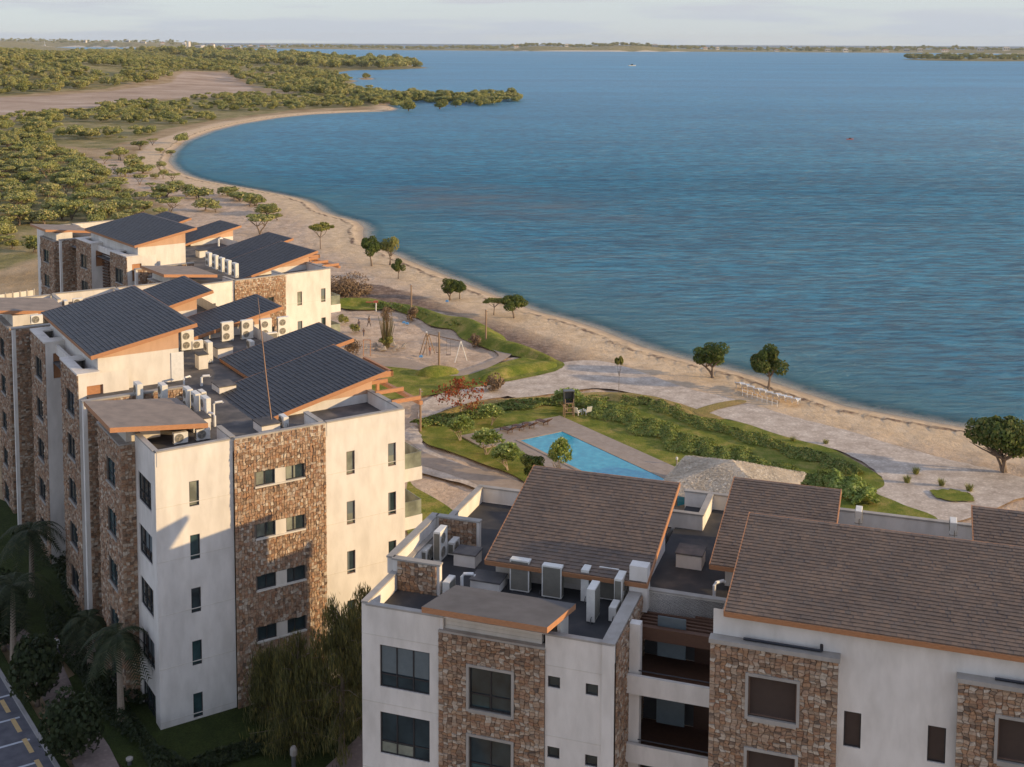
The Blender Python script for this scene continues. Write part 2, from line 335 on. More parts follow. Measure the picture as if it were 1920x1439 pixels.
    db = ramp(t, noise(t, .22, 9, rough=.75), [(.56, (0, 0, 0)), (.68, (.5, .5, .5))]); c = mixc(t, db, c, (.26, .19, .12))
    bw = N(t, 'ShaderNodeMath', operation='MULTIPLY'); t.links.new(band(4.3, 4.7, .3, 3.4, .16), bw.inputs[0]); t.links.new(ramp(t, noise(t, .35, 6, rough=.7), [(.42, (.1, .1, .1)), (.58, (.95, .95, .95))]), bw.inputs[1]); c = mixc(t, bw.outputs[0], c, (.17, .11, .075))
    wet = N(t, 'ShaderNodeMapRange'); t.links.new(sd, wet.inputs['Value']); wet.inputs['From Min'].default_value = 1.8; wet.inputs['From Max'].default_value = .2
    c = mixc(t, wet.outputs[0], c, (.42, .32, .23)); uw = N(t, 'ShaderNodeMapRange'); t.links.new(sd, uw.inputs['Value']); uw.inputs['From Min'].default_value = .2; uw.inputs['From Max'].default_value = -1.; c = mixc(t, uw.outputs[0], c, (.62, .54, .42))
    t.links.new(c, p.inputs['Base Color']); p.inputs['Roughness'].default_value = .95; p.inputs['Specular IOR Level'].default_value = .15
    h = noise(t, .8, 8, rough=.7); bump(t, p, h, .9, .35)
GROUND = mat('sand_and_soil', ground_mat)
gz = GZ+np.where((GSD > 3) & (GY < 500) & (GY > 95), bumps(GX, GY)*smooth(GSD, 3, 9), 0)-0.0
# keep the ground level under the built-up and planted area
struct('ground', gridmesh('ground', GX, GY, gz-.22*(GY < 500)*(GSD > 3), dict(sd=GSD, dirt=dirt, salt=salt, brn=brn, veg=veg, beach=smooth(-GY, -1400, -900)*(GX > -420)), [GROUND]))
def water_mat(t, p, o):
    a = t.nodes.new('ShaderNodeAttribute'); a.attribute_name = 'sd'
    big = noise(t, .004, 5, mapscale=(.5, 1.6, 1, .3)); mid = noise(t, .035, 7, mapscale=(.6, 1.5, 1, .25), rough=.65)
    deep = ramp(t, big, [(.3, (.008, .18, .33)), (.5, (.014, .235, .41)), (.68, (.03, .30, .49))])
    rp = ramp(t, noise(t, .62, 5, mapscale=(.36, 1.25, 1, .15), rough=.7), [(.42, (.40, .46, .52)), (.5, (.95, .95, .95)), (.6, (1.6, 1.5, 1.42))]); deep = mixc(t, .85, deep, rp, 'MULTIPLY')  # light and dark sides of the ripples painted into the water colour
    m2 = ramp(t, mid, [(.35, (.78, .8, .83)), (.65, (1.18, 1.16, 1.13))]); deep = mixc(t, .8, deep, m2, 'MULTIPLY')
    r = N(t, 'ShaderNodeMapRange'); n = noise(t, .05, 4); k = N(t, 'ShaderNodeMath', operation='MULTIPLY_ADD'); t.links.new(n, k.inputs[0]); k.inputs[1].default_value = -26; t.links.new(a.outputs['Fac'], k.inputs[2])
    t.links.new(k.outputs[0], r.inputs['Value']); r.inputs['From Min'].default_value = -40; r.inputs['From Max'].default_value = -12
    shallow = ramp(t, noise(t, .09, 5), [(.35, (.02, .19, .29)), (.65, (.05, .25, .33))])
    c = mixc(t, r.outputs[0], deep, shallow); pa = t.nodes.new('ShaderNodeAttribute'); pa.attribute_name = 'reef'; pn = N(t, 'ShaderNodeMath', operation='MULTIPLY'); t.links.new(pa.outputs['Fac'], pn.inputs[0]); t.links.new(ramp(t, noise(t, .06, 6, mapscale=(.6, 1.5, 1, .25)), [(.4, (.1, .1, .1)), (.65, (.75, .75, .75))]), pn.inputs[1]); c = mixc(t, pn.outputs[0], c, (.13, .16, .20))
    fo = ramp(t, noise(t, .5, 6, rough=.7), [(.40, (0, 0, 0)), (.55, (1, 1, 1))]); f1 = N(t, 'ShaderNodeMapRange'); t.links.new(a.outputs['Fac'], f1.inputs['Value']); f1.inputs['From Min'].default_value = -3.0; f1.inputs['From Max'].default_value = -.3; f1.inputs['To Max'].default_value = .8; f2 = N(t, 'ShaderNodeMath', operation='MULTIPLY'); t.links.new(f1.outputs[0], f2.inputs[0]); t.links.new(fo, f2.inputs[1]); c = mixc(t, f2.outputs[0], c, (.72, .70, .66))
    t.links.new(c, p.inputs['Base Color']); p.inputs['Roughness'].default_value = .6; p.inputs['Specular IOR Level'].default_value = .0
    gl = t.nodes.new('ShaderNodeBsdfGlossy'); gl.inputs['Roughness'].default_value = .28; gl.inputs['Color'].default_value = (.75, .9, 1, 1)
    # waves: ripples running with the trade wind, coarser ones further out
    h1 = noise(t, .62, 6, mapscale=(.6, 1.6, 1, .16), rough=.7); h2 = noise(t, .16, 5, mapscale=(.6, 1.7, 1, .12), rough=.6); h3 = noise(t, .03, 5, mapscale=(.5, 1.9, 1, .1), rough=.6)
    s1 = N(t, 'ShaderNodeMath', operation='MULTIPLY_ADD'); t.links.new(h2, s1.inputs[0]); s1.inputs[1].default_value = 1.5; t.links.new(h1, s1.inputs[2])
    s2 = N(t, 'ShaderNodeMath', operation='MULTIPLY_ADD'); t.links.new(h3, s2.inputs[0]); s2.inputs[1].default_value = 4; t.links.new(s1.outputs[0], s2.inputs[2])
    bump(t, p, s2.outputs[0], 1., 3.0); t.links.new(p.inputs['Normal'].links[0].from_socket, gl.inputs['Normal']); wm = t.nodes.new('ShaderNodeMixShader'); fr = N(t, 'ShaderNodeFresnel', IOR=1.33); fm = N(t, 'ShaderNodeMapRange'); fm.inputs['From Min'].default_value = .5; fm.inputs['From Max'].default_value = .82; fm.inputs['To Min'].default_value = .09; fm.inputs['To Max'].default_value = .34; t.links.new(fr.outputs[0], fm.inputs['Value']); t.links.new(fm.outputs[0], wm.inputs[0]); t.links.new(p.outputs[0], wm.inputs[1]); t.links.new(gl.outputs[0], wm.inputs[2])
    tr = t.nodes.new('ShaderNodeBsdfTransparent'); mm = t.nodes.new('ShaderNodeMixShader')
    r2 = N(t, 'ShaderNodeMapRange'); t.links.new(a.outputs['Fac'], r2.inputs['Value']); r2.inputs['From Min'].default_value = -5; r2.inputs['From Max'].default_value = 0; r2.inputs['To Max'].default_value = .7
    t.links.new(r2.outputs[0], mm.inputs[0]); t.links.new(wm.outputs[0], mm.inputs[1]); t.links.new(tr.outputs[0], mm.inputs[2]); t.links.new(mm.outputs[0], o.inputs[0])
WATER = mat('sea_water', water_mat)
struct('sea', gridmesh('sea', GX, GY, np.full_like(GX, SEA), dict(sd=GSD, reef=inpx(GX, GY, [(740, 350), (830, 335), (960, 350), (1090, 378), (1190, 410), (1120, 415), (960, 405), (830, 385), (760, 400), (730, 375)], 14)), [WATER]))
wf = MB(); wf.face([(-40000, 13900, SEA-.3), (40000, 13900, SEA-.3), (40000, 55000, SEA-.3), (-40000, 55000, SEA-.3)]); wf.face([(10300, 700, SEA-.3), (40000, 700, SEA-.3), (40000, 13900, SEA-.3), (10300, 13900, SEA-.3)])
OW = mat('open_ocean', lambda t, p, o: (setattr(p.inputs['Base Color'], 'default_value', (.02, .075, .12, 1)), setattr(p.inputs['Roughness'], 'default_value', .5)))
struct('ocean', wf.mesh('ocean', OW))

# ------------------------------------------------------------------ buildings
class Frame:      # local plan of a building: s along its land-side facade, d towards the sea
    def __init__(s, O, yaw, mirror): s.O, s.yaw, s.mirror = O, yaw, mirror
    def m(s, a, d, z): return (d, a, z) if s.mirror else (a, d, z)
    def world(s, a, d, z):
        x, y, zz = s.m(a, d, z); c, q = math.cos(s.yaw), math.sin(s.yaw)
        return (s.O[0]+c*x-q*y, s.O[1]+q*x+c*y, zz)
    def inv(s, P):
        x, y = P[0]-s.O[0], P[1]-s.O[1]; c, q = math.cos(s.yaw), math.sin(s.yaw); X, Y = c*x+q*y, -q*x+c*y
        return (Y, X) if s.mirror else (X, Y)
    def emit(s, mb, name, mats, parent, **kw): return obj(name, mb.mesh(name, mats, s.m, s.mirror), parent, **kw)
    def heading(s, face):      # world angle of the outward normal of a face: 'd-','d+','s-','s+'
        v = {'d-': (0, -1), 'd+': (0, 1), 's-': (-1, 0), 's+': (1, 0)}[face]
        x, y, _ = s.m(v[0], v[1], 0); return math.atan2(y, x)+s.yaw
FA = Frame(on(678, 1128, 14.5), -0.32613497, False)
FB = Frame(on(290, 847.5, 16.7), 0.56865401, True)
FC = Frame((-32.39, 121.6), 0.672, True)
def P3(face, c, a, z): return (a, c, z) if face[0] == 'd' else (c, a, z)
def sgn(face): return -1 if face[1] == '-' else 1
def wall(mb, face, c, a0, a1, z0, z1, openings=(), m=0, reveal=.16):
    cuts_a = sorted({a0, a1, *[v for o in openings for v in o[:2] if a0 < v < a1]}); cuts_z = sorted({z0, z1, *[v for o in openings for v in o[2:4] if z0 < v < z1]})
    for p, q in zip(cuts_a, cuts_a[1:]):
        for u, v in zip(cuts_z, cuts_z[1:]):
            if any(o[0] <= (p+q)/2 <= o[1] and o[2] <= (u+v)/2 <= o[3] for o in openings): continue
            mb.face([P3(face, c, p, u), P3(face, c, q, u), P3(face, c, q, v), P3(face, c, p, v)], m)
    k = c-sgn(face)*reveal
    for b0, b1, u, v in [o[:4] for o in openings]:
        for (p, r), (q, s2) in (((b0, u), (b1, u)), ((b1, u), (b1, v)), ((b1, v), (b0, v)), ((b0, v), (b0, u))):
            mb.face([P3(face, c, p, r), P3(face, c, q, s2), P3(face, k, q, s2), P3(face, k, p, r)], m)
def slab(mb, face, c0, c1, a0, a1, z0, z1, m=0, r=0.):   # box given by a face direction
    if face[0] == 'd': mb.box(a0, a1, min(c0, c1), max(c0, c1), z0, z1, m, r)
    else: mb.box(min(c0, c1), max(c0, c1), a0, a1, z0, z1, m, r)
def window(F, parent, face, c, o, cols=2, rail=None, fm=None, pm=None, sill=None, curtain=None, splits=None):
    a0, a1, z0, z1 = o; k = c-sgn(face)*.13; k2 = c-sgn(face)*.07; t = .055
    mb = MB()
    slab(mb, face, k, k2, a0, a1, z0, z0+t); slab(mb, face, k, k2, a0, a1, z1-t, z1); slab(mb, face, k, k2, a0, a0+t, z0+t, z1-t); slab(mb, face, k, k2, a1-t, a1, z0+t, z1-t)
    for i in range(1, cols): x = a0+(a1-a0)*(splits[i-1] if splits else i/cols); slab(mb, face, k, k2, x-t/2, x+t/2, z0+t, z1-t)
    if rail: zz = z0+(z1-z0)*rail; slab(mb, face, k, k2-sgn(face)*.004, a0+t, a1-t, zz-t/2, zz+t/2)
    wn = F.emit(mb, 'window', fm or FRAME, parent)
    g = MB(); kk = c-sgn(face)*.115; g.face([P3(face, kk, a0+.02, z0+.02), P3(face, kk, a1-.02, z0+.02), P3(face, kk, a1-.02, z1-.02), P3(face, kk, a0+.02, z1-.02)])
    F.emit(g, 'pane', pm or GLASS, wn)
    if curtain:
        g = MB(); kk = c-sgn(face)*.108; b0, b1, y0, y1, cm = curtain
        b0, b1, y0, y1 = a0+(a1-a0)*b0, a0+(a1-a0)*b1, z0+(z1-z0)*y0, z0+(z1-z0)*y1
        g.face([P3(face, kk, b0, y0), P3(face, kk, b1, y0), P3(face, kk, b1, y1), P3(face, kk, b0, y1)]); F.emit(g, 'curtain', cm, wn)
    if sill:
        g = MB(); slab(g, face, c-sgn(face)*.05, c+sgn(face)*.09, a0-.08, a1+.08, z0-.09, z0-.004); F.emit(g, 'sill', sill, wn)
    return wn
def rubble(F, parent, face, c, a0, a1, z0, z1, openings=(), budget=None, size=(.42, .27), back=True, pick=None, lean=.12):
    """a stone-clad wall: recessed mortar sheet and irregular stones, each its own shape"""
    mb = MB(); wall(mb, face, c, a0, a1, z0, z1, openings, 0, .2); wl = F.emit(mb, 'stone_wall', MORTAR, parent)
    na, nz_ = max(2, int(round((a1-a0)/size[0]))), max(2, int(round((z1-z0)/size[1])))
    V = {}
    for i in range(na+1):
        for j in range(nz_+1):
            ja = 0 if i in (0, na) else random.uniform(-.30, .30)*(a1-a0)/na; jz = 0 if j in (0, nz_) else random.uniform(-.34, .34)*(z1-z0)/nz_
            ln = 0 if i in (0, na) else lean*math.sin(j*1.1+i*.2)*.5
            V[i, j] = (a0+(a1-a0)*i/na+ja+ln*.3, z0+(z1-z0)*j/nz_+jz)
    cells = []
    for i in range(na):
        for j in range(nz_):
            q = [V[i, j], V[i+1, j], V[i+1, j+1], V[i, j+1]]
            ca = sum(p[0] for p in q)/4; cz = sum(p[1] for p in q)/4
            if any(o[0]-.06 < ca < o[1]+.06 and o[2]-.06 < cz < o[3]+.06 for o in openings): continue
            cells.append((q, ca, cz))
    rest = MB(); s = sgn(face)
    singles = set()
    if budget and budget[0] > 0:
        order = sorted(range(len(cells)), key=lambda i: pick(cells[i][1], cells[i][2]) if pick else -cells[i][2]); take = order[:budget[0]]
        singles = set(take); budget[0] -= len(take)
    for n, (q, ca, cz) in enumerate(cells):
        h = random.uniform(.03, .085); tl = random.uniform(-.02, .02); tl2 = random.uniform(-.02, .02)
        b = [(ca+(x-ca)*.97, cz+(z-cz)*.96) for x, z in q]; tp = [(ca+(x-ca)*random.uniform(.74, .92), cz+(z-cz)*random.uniform(.74, .92)) for x, z in q]
        hh = [h+tl*(1 if k in (1, 2) else -1)+tl2*(1 if k > 1 else -1) for k in range(4)]
        # keep clear of the window openings
        def clampo(x, z):
            for o in openings:
                if o[0]-.01 < x < o[1]+.01 and o[2]-.01 < z < o[3]+.01:
                    dd = [(abs(x-o[0]), (o[0]-.01, z)), (abs(x-o[1]), (o[1]+.01, z)), (abs(z-o[2]), (x, o[2]-.01)), (abs(z-o[3]), (x, o[3]+.01))]; return min(dd)[1]
            return x, z
        b = [clampo(*p) for p in b]; tp = [clampo(*p) for p in tp]
        g = MB() if n in singles else rest
        g.hull8([P3(face, c+s*.004, x, z) for x, z in b], [P3(face, c+s*max(.02, y), x, z) for (x, z), y in zip(tp, hh)], 0, random.random(), bottom=False)
        if n in singles: F.emit(g, 'stone', STONE, wl)
    if rest.v: F.emit(rest, 'stone', STONE, wl, kind='stuff')
    return wl
TILEMESH = {}
def tilemesh(F, w_, l_, key):
    if key not in TILEMESH:
        mb = MB(); mb.hull8([(0.001, 0, 0), (w_-.001, 0, 0), (w_-.001, l_, 0), (.001, l_, 0)], [(0.002, .004, .048), (w_-.002, .004, .048), (w_-.002, l_, .012), (.002, l_, .012)])
        TILEMESH[key] = mb.mesh('roof_tile', TILE_BROWN if key[0][0] == 'A' else TILE_DARK)
    return TILEMESH[key]
def roof(F, parent, s0, s1, d0, d1, z0, z1, tm, fascia=FASCIA, budget=None, key='A', thick=.24, tw=.23, tl=.25, gable_to=None, gmat=None, near='s-', tiles=True, wallpart=None):
    """mono-pitch tiled roof, low eave at d0/z0, high edge at d1/z1"""
    dr = math.hypot(d1-d0, z1-z0); ud, uz = (d1-d0)/dr, (z1-z0)/dr; nd, nz_ = -uz, ud
    def pt(s, r, h): return (s, d0+ud*r+nd*h, z0+uz*r+nz_*h)
    base = MB(); base.hull8([pt(s0+.03, .03, -thick+.03), pt(s1-.03, .03, -thick+.03), pt(s1-.03, dr-.03, -thick+.03), pt(s0+.03, dr-.03, -thick+.03)], [pt(s0+.03, .03, 0), pt(s1-.03, .03, 0), pt(s1-.03, dr-.03, 0), pt(s0+.03, dr-.03, 0)])
    rf = F.emit(base, 'roof', [DARKWOOD if tm is TILE_BROWN else UNDERLAY], parent)
    fb = MB()
    for (a, b, q) in ((s0-.03, s0+.02, 's'), (s1-.02, s1+.03, 's')): fb.hull8([pt(a, -.03, -thick), pt(b, -.03, -thick), pt(b, dr+.03, -thick), pt(a, dr+.03, -thick)], [pt(a, -.03, .035), pt(b, -.03, .035), pt(b, dr+.03, .035), pt(a, dr+.03, .035)])
    for (a, b) in ((-.045, .02), (dr-.02, dr+.045)): fb.hull8([pt(s0+.021, a, -thick), pt(s1-.021, a, -thick), pt(s1-.021, b, -thick), pt(s0+.021, b, -thick)], [pt(s0+.021, a, -.004), pt(s1-.021, a, -.004), pt(s1-.021, b, -.004), pt(s0+.021, b, -.004)])
    F.emit(fb, 'fascia', fascia, rf)
    ns, nr = max(1, round((s1-s0-.06)/tw)), max(1, round(dr/tl)); tw, tl = (s1-s0-.06)/ns, (dr-.02)/nr
    rest = MB(); cells = [(i, j) for i in range(ns) for j in range(nr)]; single = set()
    if budget and budget[0] > 0:
        def dist(c): x, y, z = F.world(*pt(s0+tw*c[0], tl*c[1], 0)); return (x*x+y*y+(z-40)**2)*(1 if 0 < proj((x, y, z))[0] < 1920 and proj((x, y, z))[1] < 1439 else 100)
        cells.sort(key=dist); single = set(cells[:budget[0]]); budget[0] -= len(single)
    for i, j in cells:
        if j % 2 and i == ns-1:
            for q0 in (s0+.03, s0+.03+(ns-.5)*tw): rest.hull8([pt(q0, j*tl, 0), pt(q0+tw/2-.002, j*tl, 0), pt(q0+tw/2-.002, j*tl+tl*1.03, 0), pt(q0, j*tl+tl*1.03, 0)], [pt(q0, j*tl, .048), pt(q0+tw/2-.002, j*tl, .048), pt(q0+tw/2-.002, j*tl+tl*1.03, .012), pt(q0, j*tl+tl*1.03, .012)], 0, random.random(), bottom=False)
            continue
        a, r, lift = s0+.03+i*tw+(.5*tw if j % 2 else 0), .0+j*tl, random.uniform(-.004, .010); wob = random.uniform(-.006, .006)
        if (i, j) in single:
            me = tilemesh(F, tw, tl*1.03, (key, round(tw, 3), round(tl, 3)))
            o = obj('roof_tile', me, rf)
            X = Vector(F.m(1, 0, 0)); Y = Vector(F.m(0, ud, uz)); Z = Vector(F.m(0, nd, nz_))
            L = Vector(F.m(*pt(a, r, lift)))
            o.matrix_local = Matrix(((X.x, Y.x, Z.x, L.x), (X.y, Y.y, Z.y, L.y), (X.z, Y.z, Z.z, L.z), (0, 0, 0, 1)))
        else:
            v = random.random()
            rest.hull8([pt(a+.001, r, lift), pt(a+tw-.001, r, lift), pt(a+tw-.001, r+tl*1.03, lift), pt(a+.001, r+tl*1.03, lift)],
                       [pt(a+.002, r+.004, lift+.048+wob), pt(a+tw-.002, r+.004, lift+.048), pt(a+tw-.002, r+tl*1.03, lift+.012), pt(a+.002, r+tl*1.03, lift+.012)], 0, v, bottom=False)
    if rest.v: F.emit(rest, 'roof_tile', tm, rf, kind='stuff')
    return rf, pt
def under_roof(F, parent, name, s0, s1, d0, d1, zf, zr0, zr1, zsplit, m_low=None, m_high=None, door=None):
    """penthouse room below a mono-pitch roof: walls from deck zf up to the roof line, boarded gable above zsplit"""
    def zr(d): return zr0+(zr1-zr0)*(d-d0)/(d1-d0)
    mb = MB(); gb = MB()
    for c, f in ((s0, 's-'), (s1, 's+')):
        zs = min(zsplit, zr1); dk = d0+(d1-d0)*(zs-zr0)/(zr1-zr0) if zr0 < zs else d0
        mb.face([P3(f, c, d0, zf), P3(f, c, d1, zf), P3(f, c, d1, zs), P3(f, c, dk, zs)]+([P3(f, c, d0, zr0)] if zr0 < zs else []))
        if zr1 > zsplit:
            dd = d0 if zr0 >= zsplit else d0+(d1-d0)*(zsplit-zr0)/(zr1-zr0)
            k = c+sgn(f)*.03
            gb.face([P3(f, k, dd, zsplit), P3(f, k, d1, zsplit), P3(f, k, d1, zr(d1)), P3(f, k, dd, zr(dd))]); F.emit(gb, 'gable_boards', m_high or TANWALL, parent); gb = MB()
    wall(mb, 'd-', d0, s0, s1, zf, min(zr0, 99)); wall(mb, 'd+', d1, s0, s1, zf, zr1)
    F.emit(mb, name, m_low or WHITE, parent)
    if gb.v: F.emit(gb, 'gable_boards', m_high or TANWALL, parent)
def block(F, parent, s0, s1, d0, d1, zd, T, z0=-.3, faces='d- d+ s- s+', holes=None, m=WHITE, para=True, th=.22, name='wall', capm=CAP, skip=()):
    """storey mass with roof deck at zd and a parapet up to T"""
    holes = holes or {}; mb = MB()
    for f in faces.split():
        c, a0, a1 = {'d-': (d0, s0, s1), 'd+': (d1, s0, s1), 's-': (s0, d0, d1), 's+': (s1, d0, d1)}[f]
        wall(mb, f, c, a0, a1, z0, T-.09 if para else zd, holes.get(f, ()))
    F.emit(mb, name, m, parent)
    g = MB(); g.face([(s0+.1, d0+.1, zd), (s1-.1, d0+.1, zd), (s1-.1, d1-.1, zd), (s0+.1, d1-.1, zd)]); F.emit(g, 'roof_deck', DECKSHADE, parent)
def parapet(F, parent, a, b, zd, T, th=.24, m=WHITE, inner=None, capm=CAP, over=.04):
    """one straight parapet run between plan points a and b (axis aligned): upstand and its cap"""
    s0, s1 = sorted((a[0], b[0])); d0, d1 = sorted((a[1], b[1]))
    if s1-s0 < .01: s0, s1 = s0-th/2, s1+th/2
    if d1-d0 < .01: d0, d1 = d0-th/2, d1+th/2
    g = MB(); g.box(s0, s1, d0, d1, zd-.02, T-.085); F.emit(g, 'parapet', m, parent)
    g = MB(); g.box(s0-over, s1+over, d0-over, d1+over, T-.085, T); F.emit(g, 'parapet_cap', capm, parent)
def canopy(F, parent, c4, th=.32, top=None):
    """tilted porch roof from four (s,d,z) corners"""
    g = MB(); g.face([p for p in c4]); cn = F.emit(g, 'canopy', top or CANOPYTOP, parent)
    g = MB()
    for i in range(4):
        p, q = c4[i], c4[(i+1) % 4]
        g.face([p, q, (q[0], q[1], q[2]-th), (p[0], p[1], p[2]-th)])
    g.face([(p[0], p[1], p[2]-th) for p in reversed(c4)]); F.emit(g, 'fascia', FASCIA, cn)
    return cn
def jit(seed): return random.Random(seed)

# ---- building A: front, brown tiles -------------------------------------------------
TA, ZA = 14.5, 13.6
A = thing('apartment_building', 'near apartment building with brown tiled roofs at the bottom right, facade in shade', 'building', (FA.O[0], FA.O[1], 0), FA.yaw)
bs, bt = [300], [300]
wl = [(.9, 3.36, z-2.0, z) for z in (12.6, 9.4, 6.2, 3.0)]
wr = [(8.93, 9.49, z-.52, z) for z in (12.54, 9.32, 6.1)]+[(10.64, 11.2, z-.52, z) for z in (12.5, 9.28, 6.1)]
block(FA, A, 0, 11.4, 0, 15.5, ZA, TA, holes={'d-': wl+[(3.82, 8.81, -.2, TA-.12)]+wr}, faces='d- s-')
for i, o in enumerate(wl): window(FA, A, 'd-', 0, o, 3, .30, pm=GLASS, curtain=((.02, .98, .34, .98, BLIND) if i == 0 else (.02, .66, .03, .26, GLASSPALE)))
for o in wr: window(FA, A, 'd-', 0, o, 1)
sw = [(5.3, 7.3, z-1.95, z) for z in (12.38, 9.15, 5.95, 2.75)]
rubble(FA, A, 'd-', -.06, 3.82, 8.81, -.2, 13.72, sw, bs, size=(.23, .14))
for i, o in enumerate(sw):
    mb = MB(); a0, a1, z0, z1 = o
    for q in ((a0-.12, a0, z0-.12, z1+.12), (a1, a1+.12, z0-.12, z1+.12), (a0, a1, z1, z1+.12), (a0, a1, z0-.16, z0)): mb.box(q[0], q[1], -.17, -.02, q[2], q[3])
    FA.emit(mb, 'window_surround', CAP, A); window(FA, A, 'd-', -.06, o, 2, .34, splits=[.5], curtain=(.05, .45, .04, .3, GLASSTEAL))
g = MB(); g.box(3.82, 8.81, -.1, .3, 13.72, 13.82); FA.emit(g, 'ledge', CAP, A)
g = MB()
for k in range(6): g.box(4.05, 8.6, .18+.004*(k % 2), .5, 13.82+k*.18, 13.82+k*.18+.172, 0, random.random())
FA.emit(g, 'panel_board', CREAM, A)
canopy(FA, A, [(3.72, -1.75, 15.62), (9.42, -1.75, 15.62), (9.62, 2.0, 15.0), (3.85, 2.0, 15.0)], .26, CANOPYSHADE)
g = MB(); g.box(4.0, 4.15, .5, 1.6, ZA, 14.78); g.box(9.2, 9.35, .5, 1.6, ZA, 14.78); g.box(4.0, 9.35, 1.6, 1.75, ZA, 14.7); FA.emit(g, 'canopy_wall', CREAM, A)
# parapets of the left terrace
parapet(FA, A, (.11, 0.11), (.11, 15.4), ZA, TA, .26); parapet(FA, A, (.25, .125), (4.0, .125), ZA, TA-.06, .22); parapet(FA, A, (8.85, .125), (11.35, .125), ZA, TA-.06, .22)
parapet(FA, A, (0, 15.55), (13, 15.55), ZA, TA, .24)
parapet(FA, A, (11.65, -.12), (11.65, 5.75), ZA, TA+.03, .52)
# stone-clad service enclosure on the left terrace
TE = 15.15
parapet(FA, A, (-.18, 3.6), (-.18, 9.35), TA-.2, TE, .34); parapet(FA, A, (0, 3.6), (2.45, 3.6), ZA, TE, .3); parapet(FA, A, (0, 9.2), (2.4, 9.2), ZA, TE, .3)
rubble(FA, A, 'd-', 3.44, .25, 2.3, ZA, TE-.1, (), bs, size=(.23, .14)); rubble(FA, A, 'd-', 9.04, .15, 2.25, ZA, TE-.1, (), bs, size=(.23, .14))
# stone return beyond the pilaster, and the balcony recess
sidew = [(2.6, 4.3, z-1.5, z) for z in (12.3, 9.1, 5.9)]
rubble(FA, A, 's+', 11.94, .12, 5.7, -.2, TA-.1, sidew, bs, size=(.23, .14))
for o in sidew: window(FA, A, 's+', 11.94, o, 2, pm=GLASSTEAL)
g = MB(); wall(g, 'd-', -.15, 11.39, 11.95, -.3, TA-.08); wall(g, 's-', 11.39, -.15, .0, -.3, TA-.08); FA.emit(g, 'pilaster', WHITE, A)
block(FA, A, 11.4, 33, 5.7, 18.8, ZA, TA, faces='d+ s+', name='wall')
g = MB(); g.box(11.95, 15.95, 5.6, 5.8, 13.0, TA-.09); FA.emit(g, 'parapet', WHITE, A); g = MB(); g.box(11.96, 16.0, 5.54, 5.86, TA-.09, TA); FA.emit(g, 'parapet_cap', CAP, A)
g = MB(); g.box(11.97, 15.86, 3.96, 5.59, 13.05, 13.2); FA.emit(g, 'added_soffit', DARKWOOD, A)  # solid board added under the slats to keep light out of the balconies
for k in range(5): g = MB(); g.box(11.96, 15.85, 4.0+k*.32, 4.14+k*.32, 13.3, 13.5); FA.emit(g, 'shade_slat', DARKWOOD, A)
g = MB(); g.box(11.96, 15.85, 3.75, 3.95, 12.95, 13.55); FA.emit(g, 'beam', DARKWOOD, A)
for i, zf in enumerate((11.35, 8.15, 4.95, 1.75)):
    b = obj('balcony', None, A)
    g = MB(); g.box(11.97, 15.88, 2.0, 2.18, zf-.1, zf+.75); FA.emit(g, 'balcony_front', WHITE, b); g = MB(); g.box(11.97, 15.88, 2.185, 5.58, zf-.2, zf); FA.emit(g, 'floor_slab', DARKWOOD, b)
    g = MB(); wall(g, 'd-', 5.6, 11.97, 15.88, zf, zf+3.0); FA.emit(g, 'back_wall', ACDARK, b)  # back wall and floor slab coloured dark to stand for the balcony shade
    g = MB(); g.box(12.02, 12.5, 2.3, 2.75, zf, zf+2.98); FA.emit(g, 'column', WHITE, b)
    g = MB(); g.box(12.9, 14.2, 4.2, 4.25, zf+.7, zf+2.6); FA.emit(g, 'roller_blind', BLIND, b)
    g = MB(); g.box(14.4, 15.5, 5.45, 5.58, zf, zf+2.2); FA.emit(g, 'door', DARKWOOD, b)
    g = MB(); g.tube([(12.5, 2.1, zf+.98), (15.85, 2.1, zf+.98)], .03); FA.emit(g, 'handrail', GUTTER, b)
    g = MB()
    for k in range(4): g.tube([(13.3+k*.6, 2.6, zf), (13.3+k*.6+.1, 2.6, zf+.5)], [.18, .05], 5)
    FA.emit(g, 'planter', LEAF_HEDGE, b)
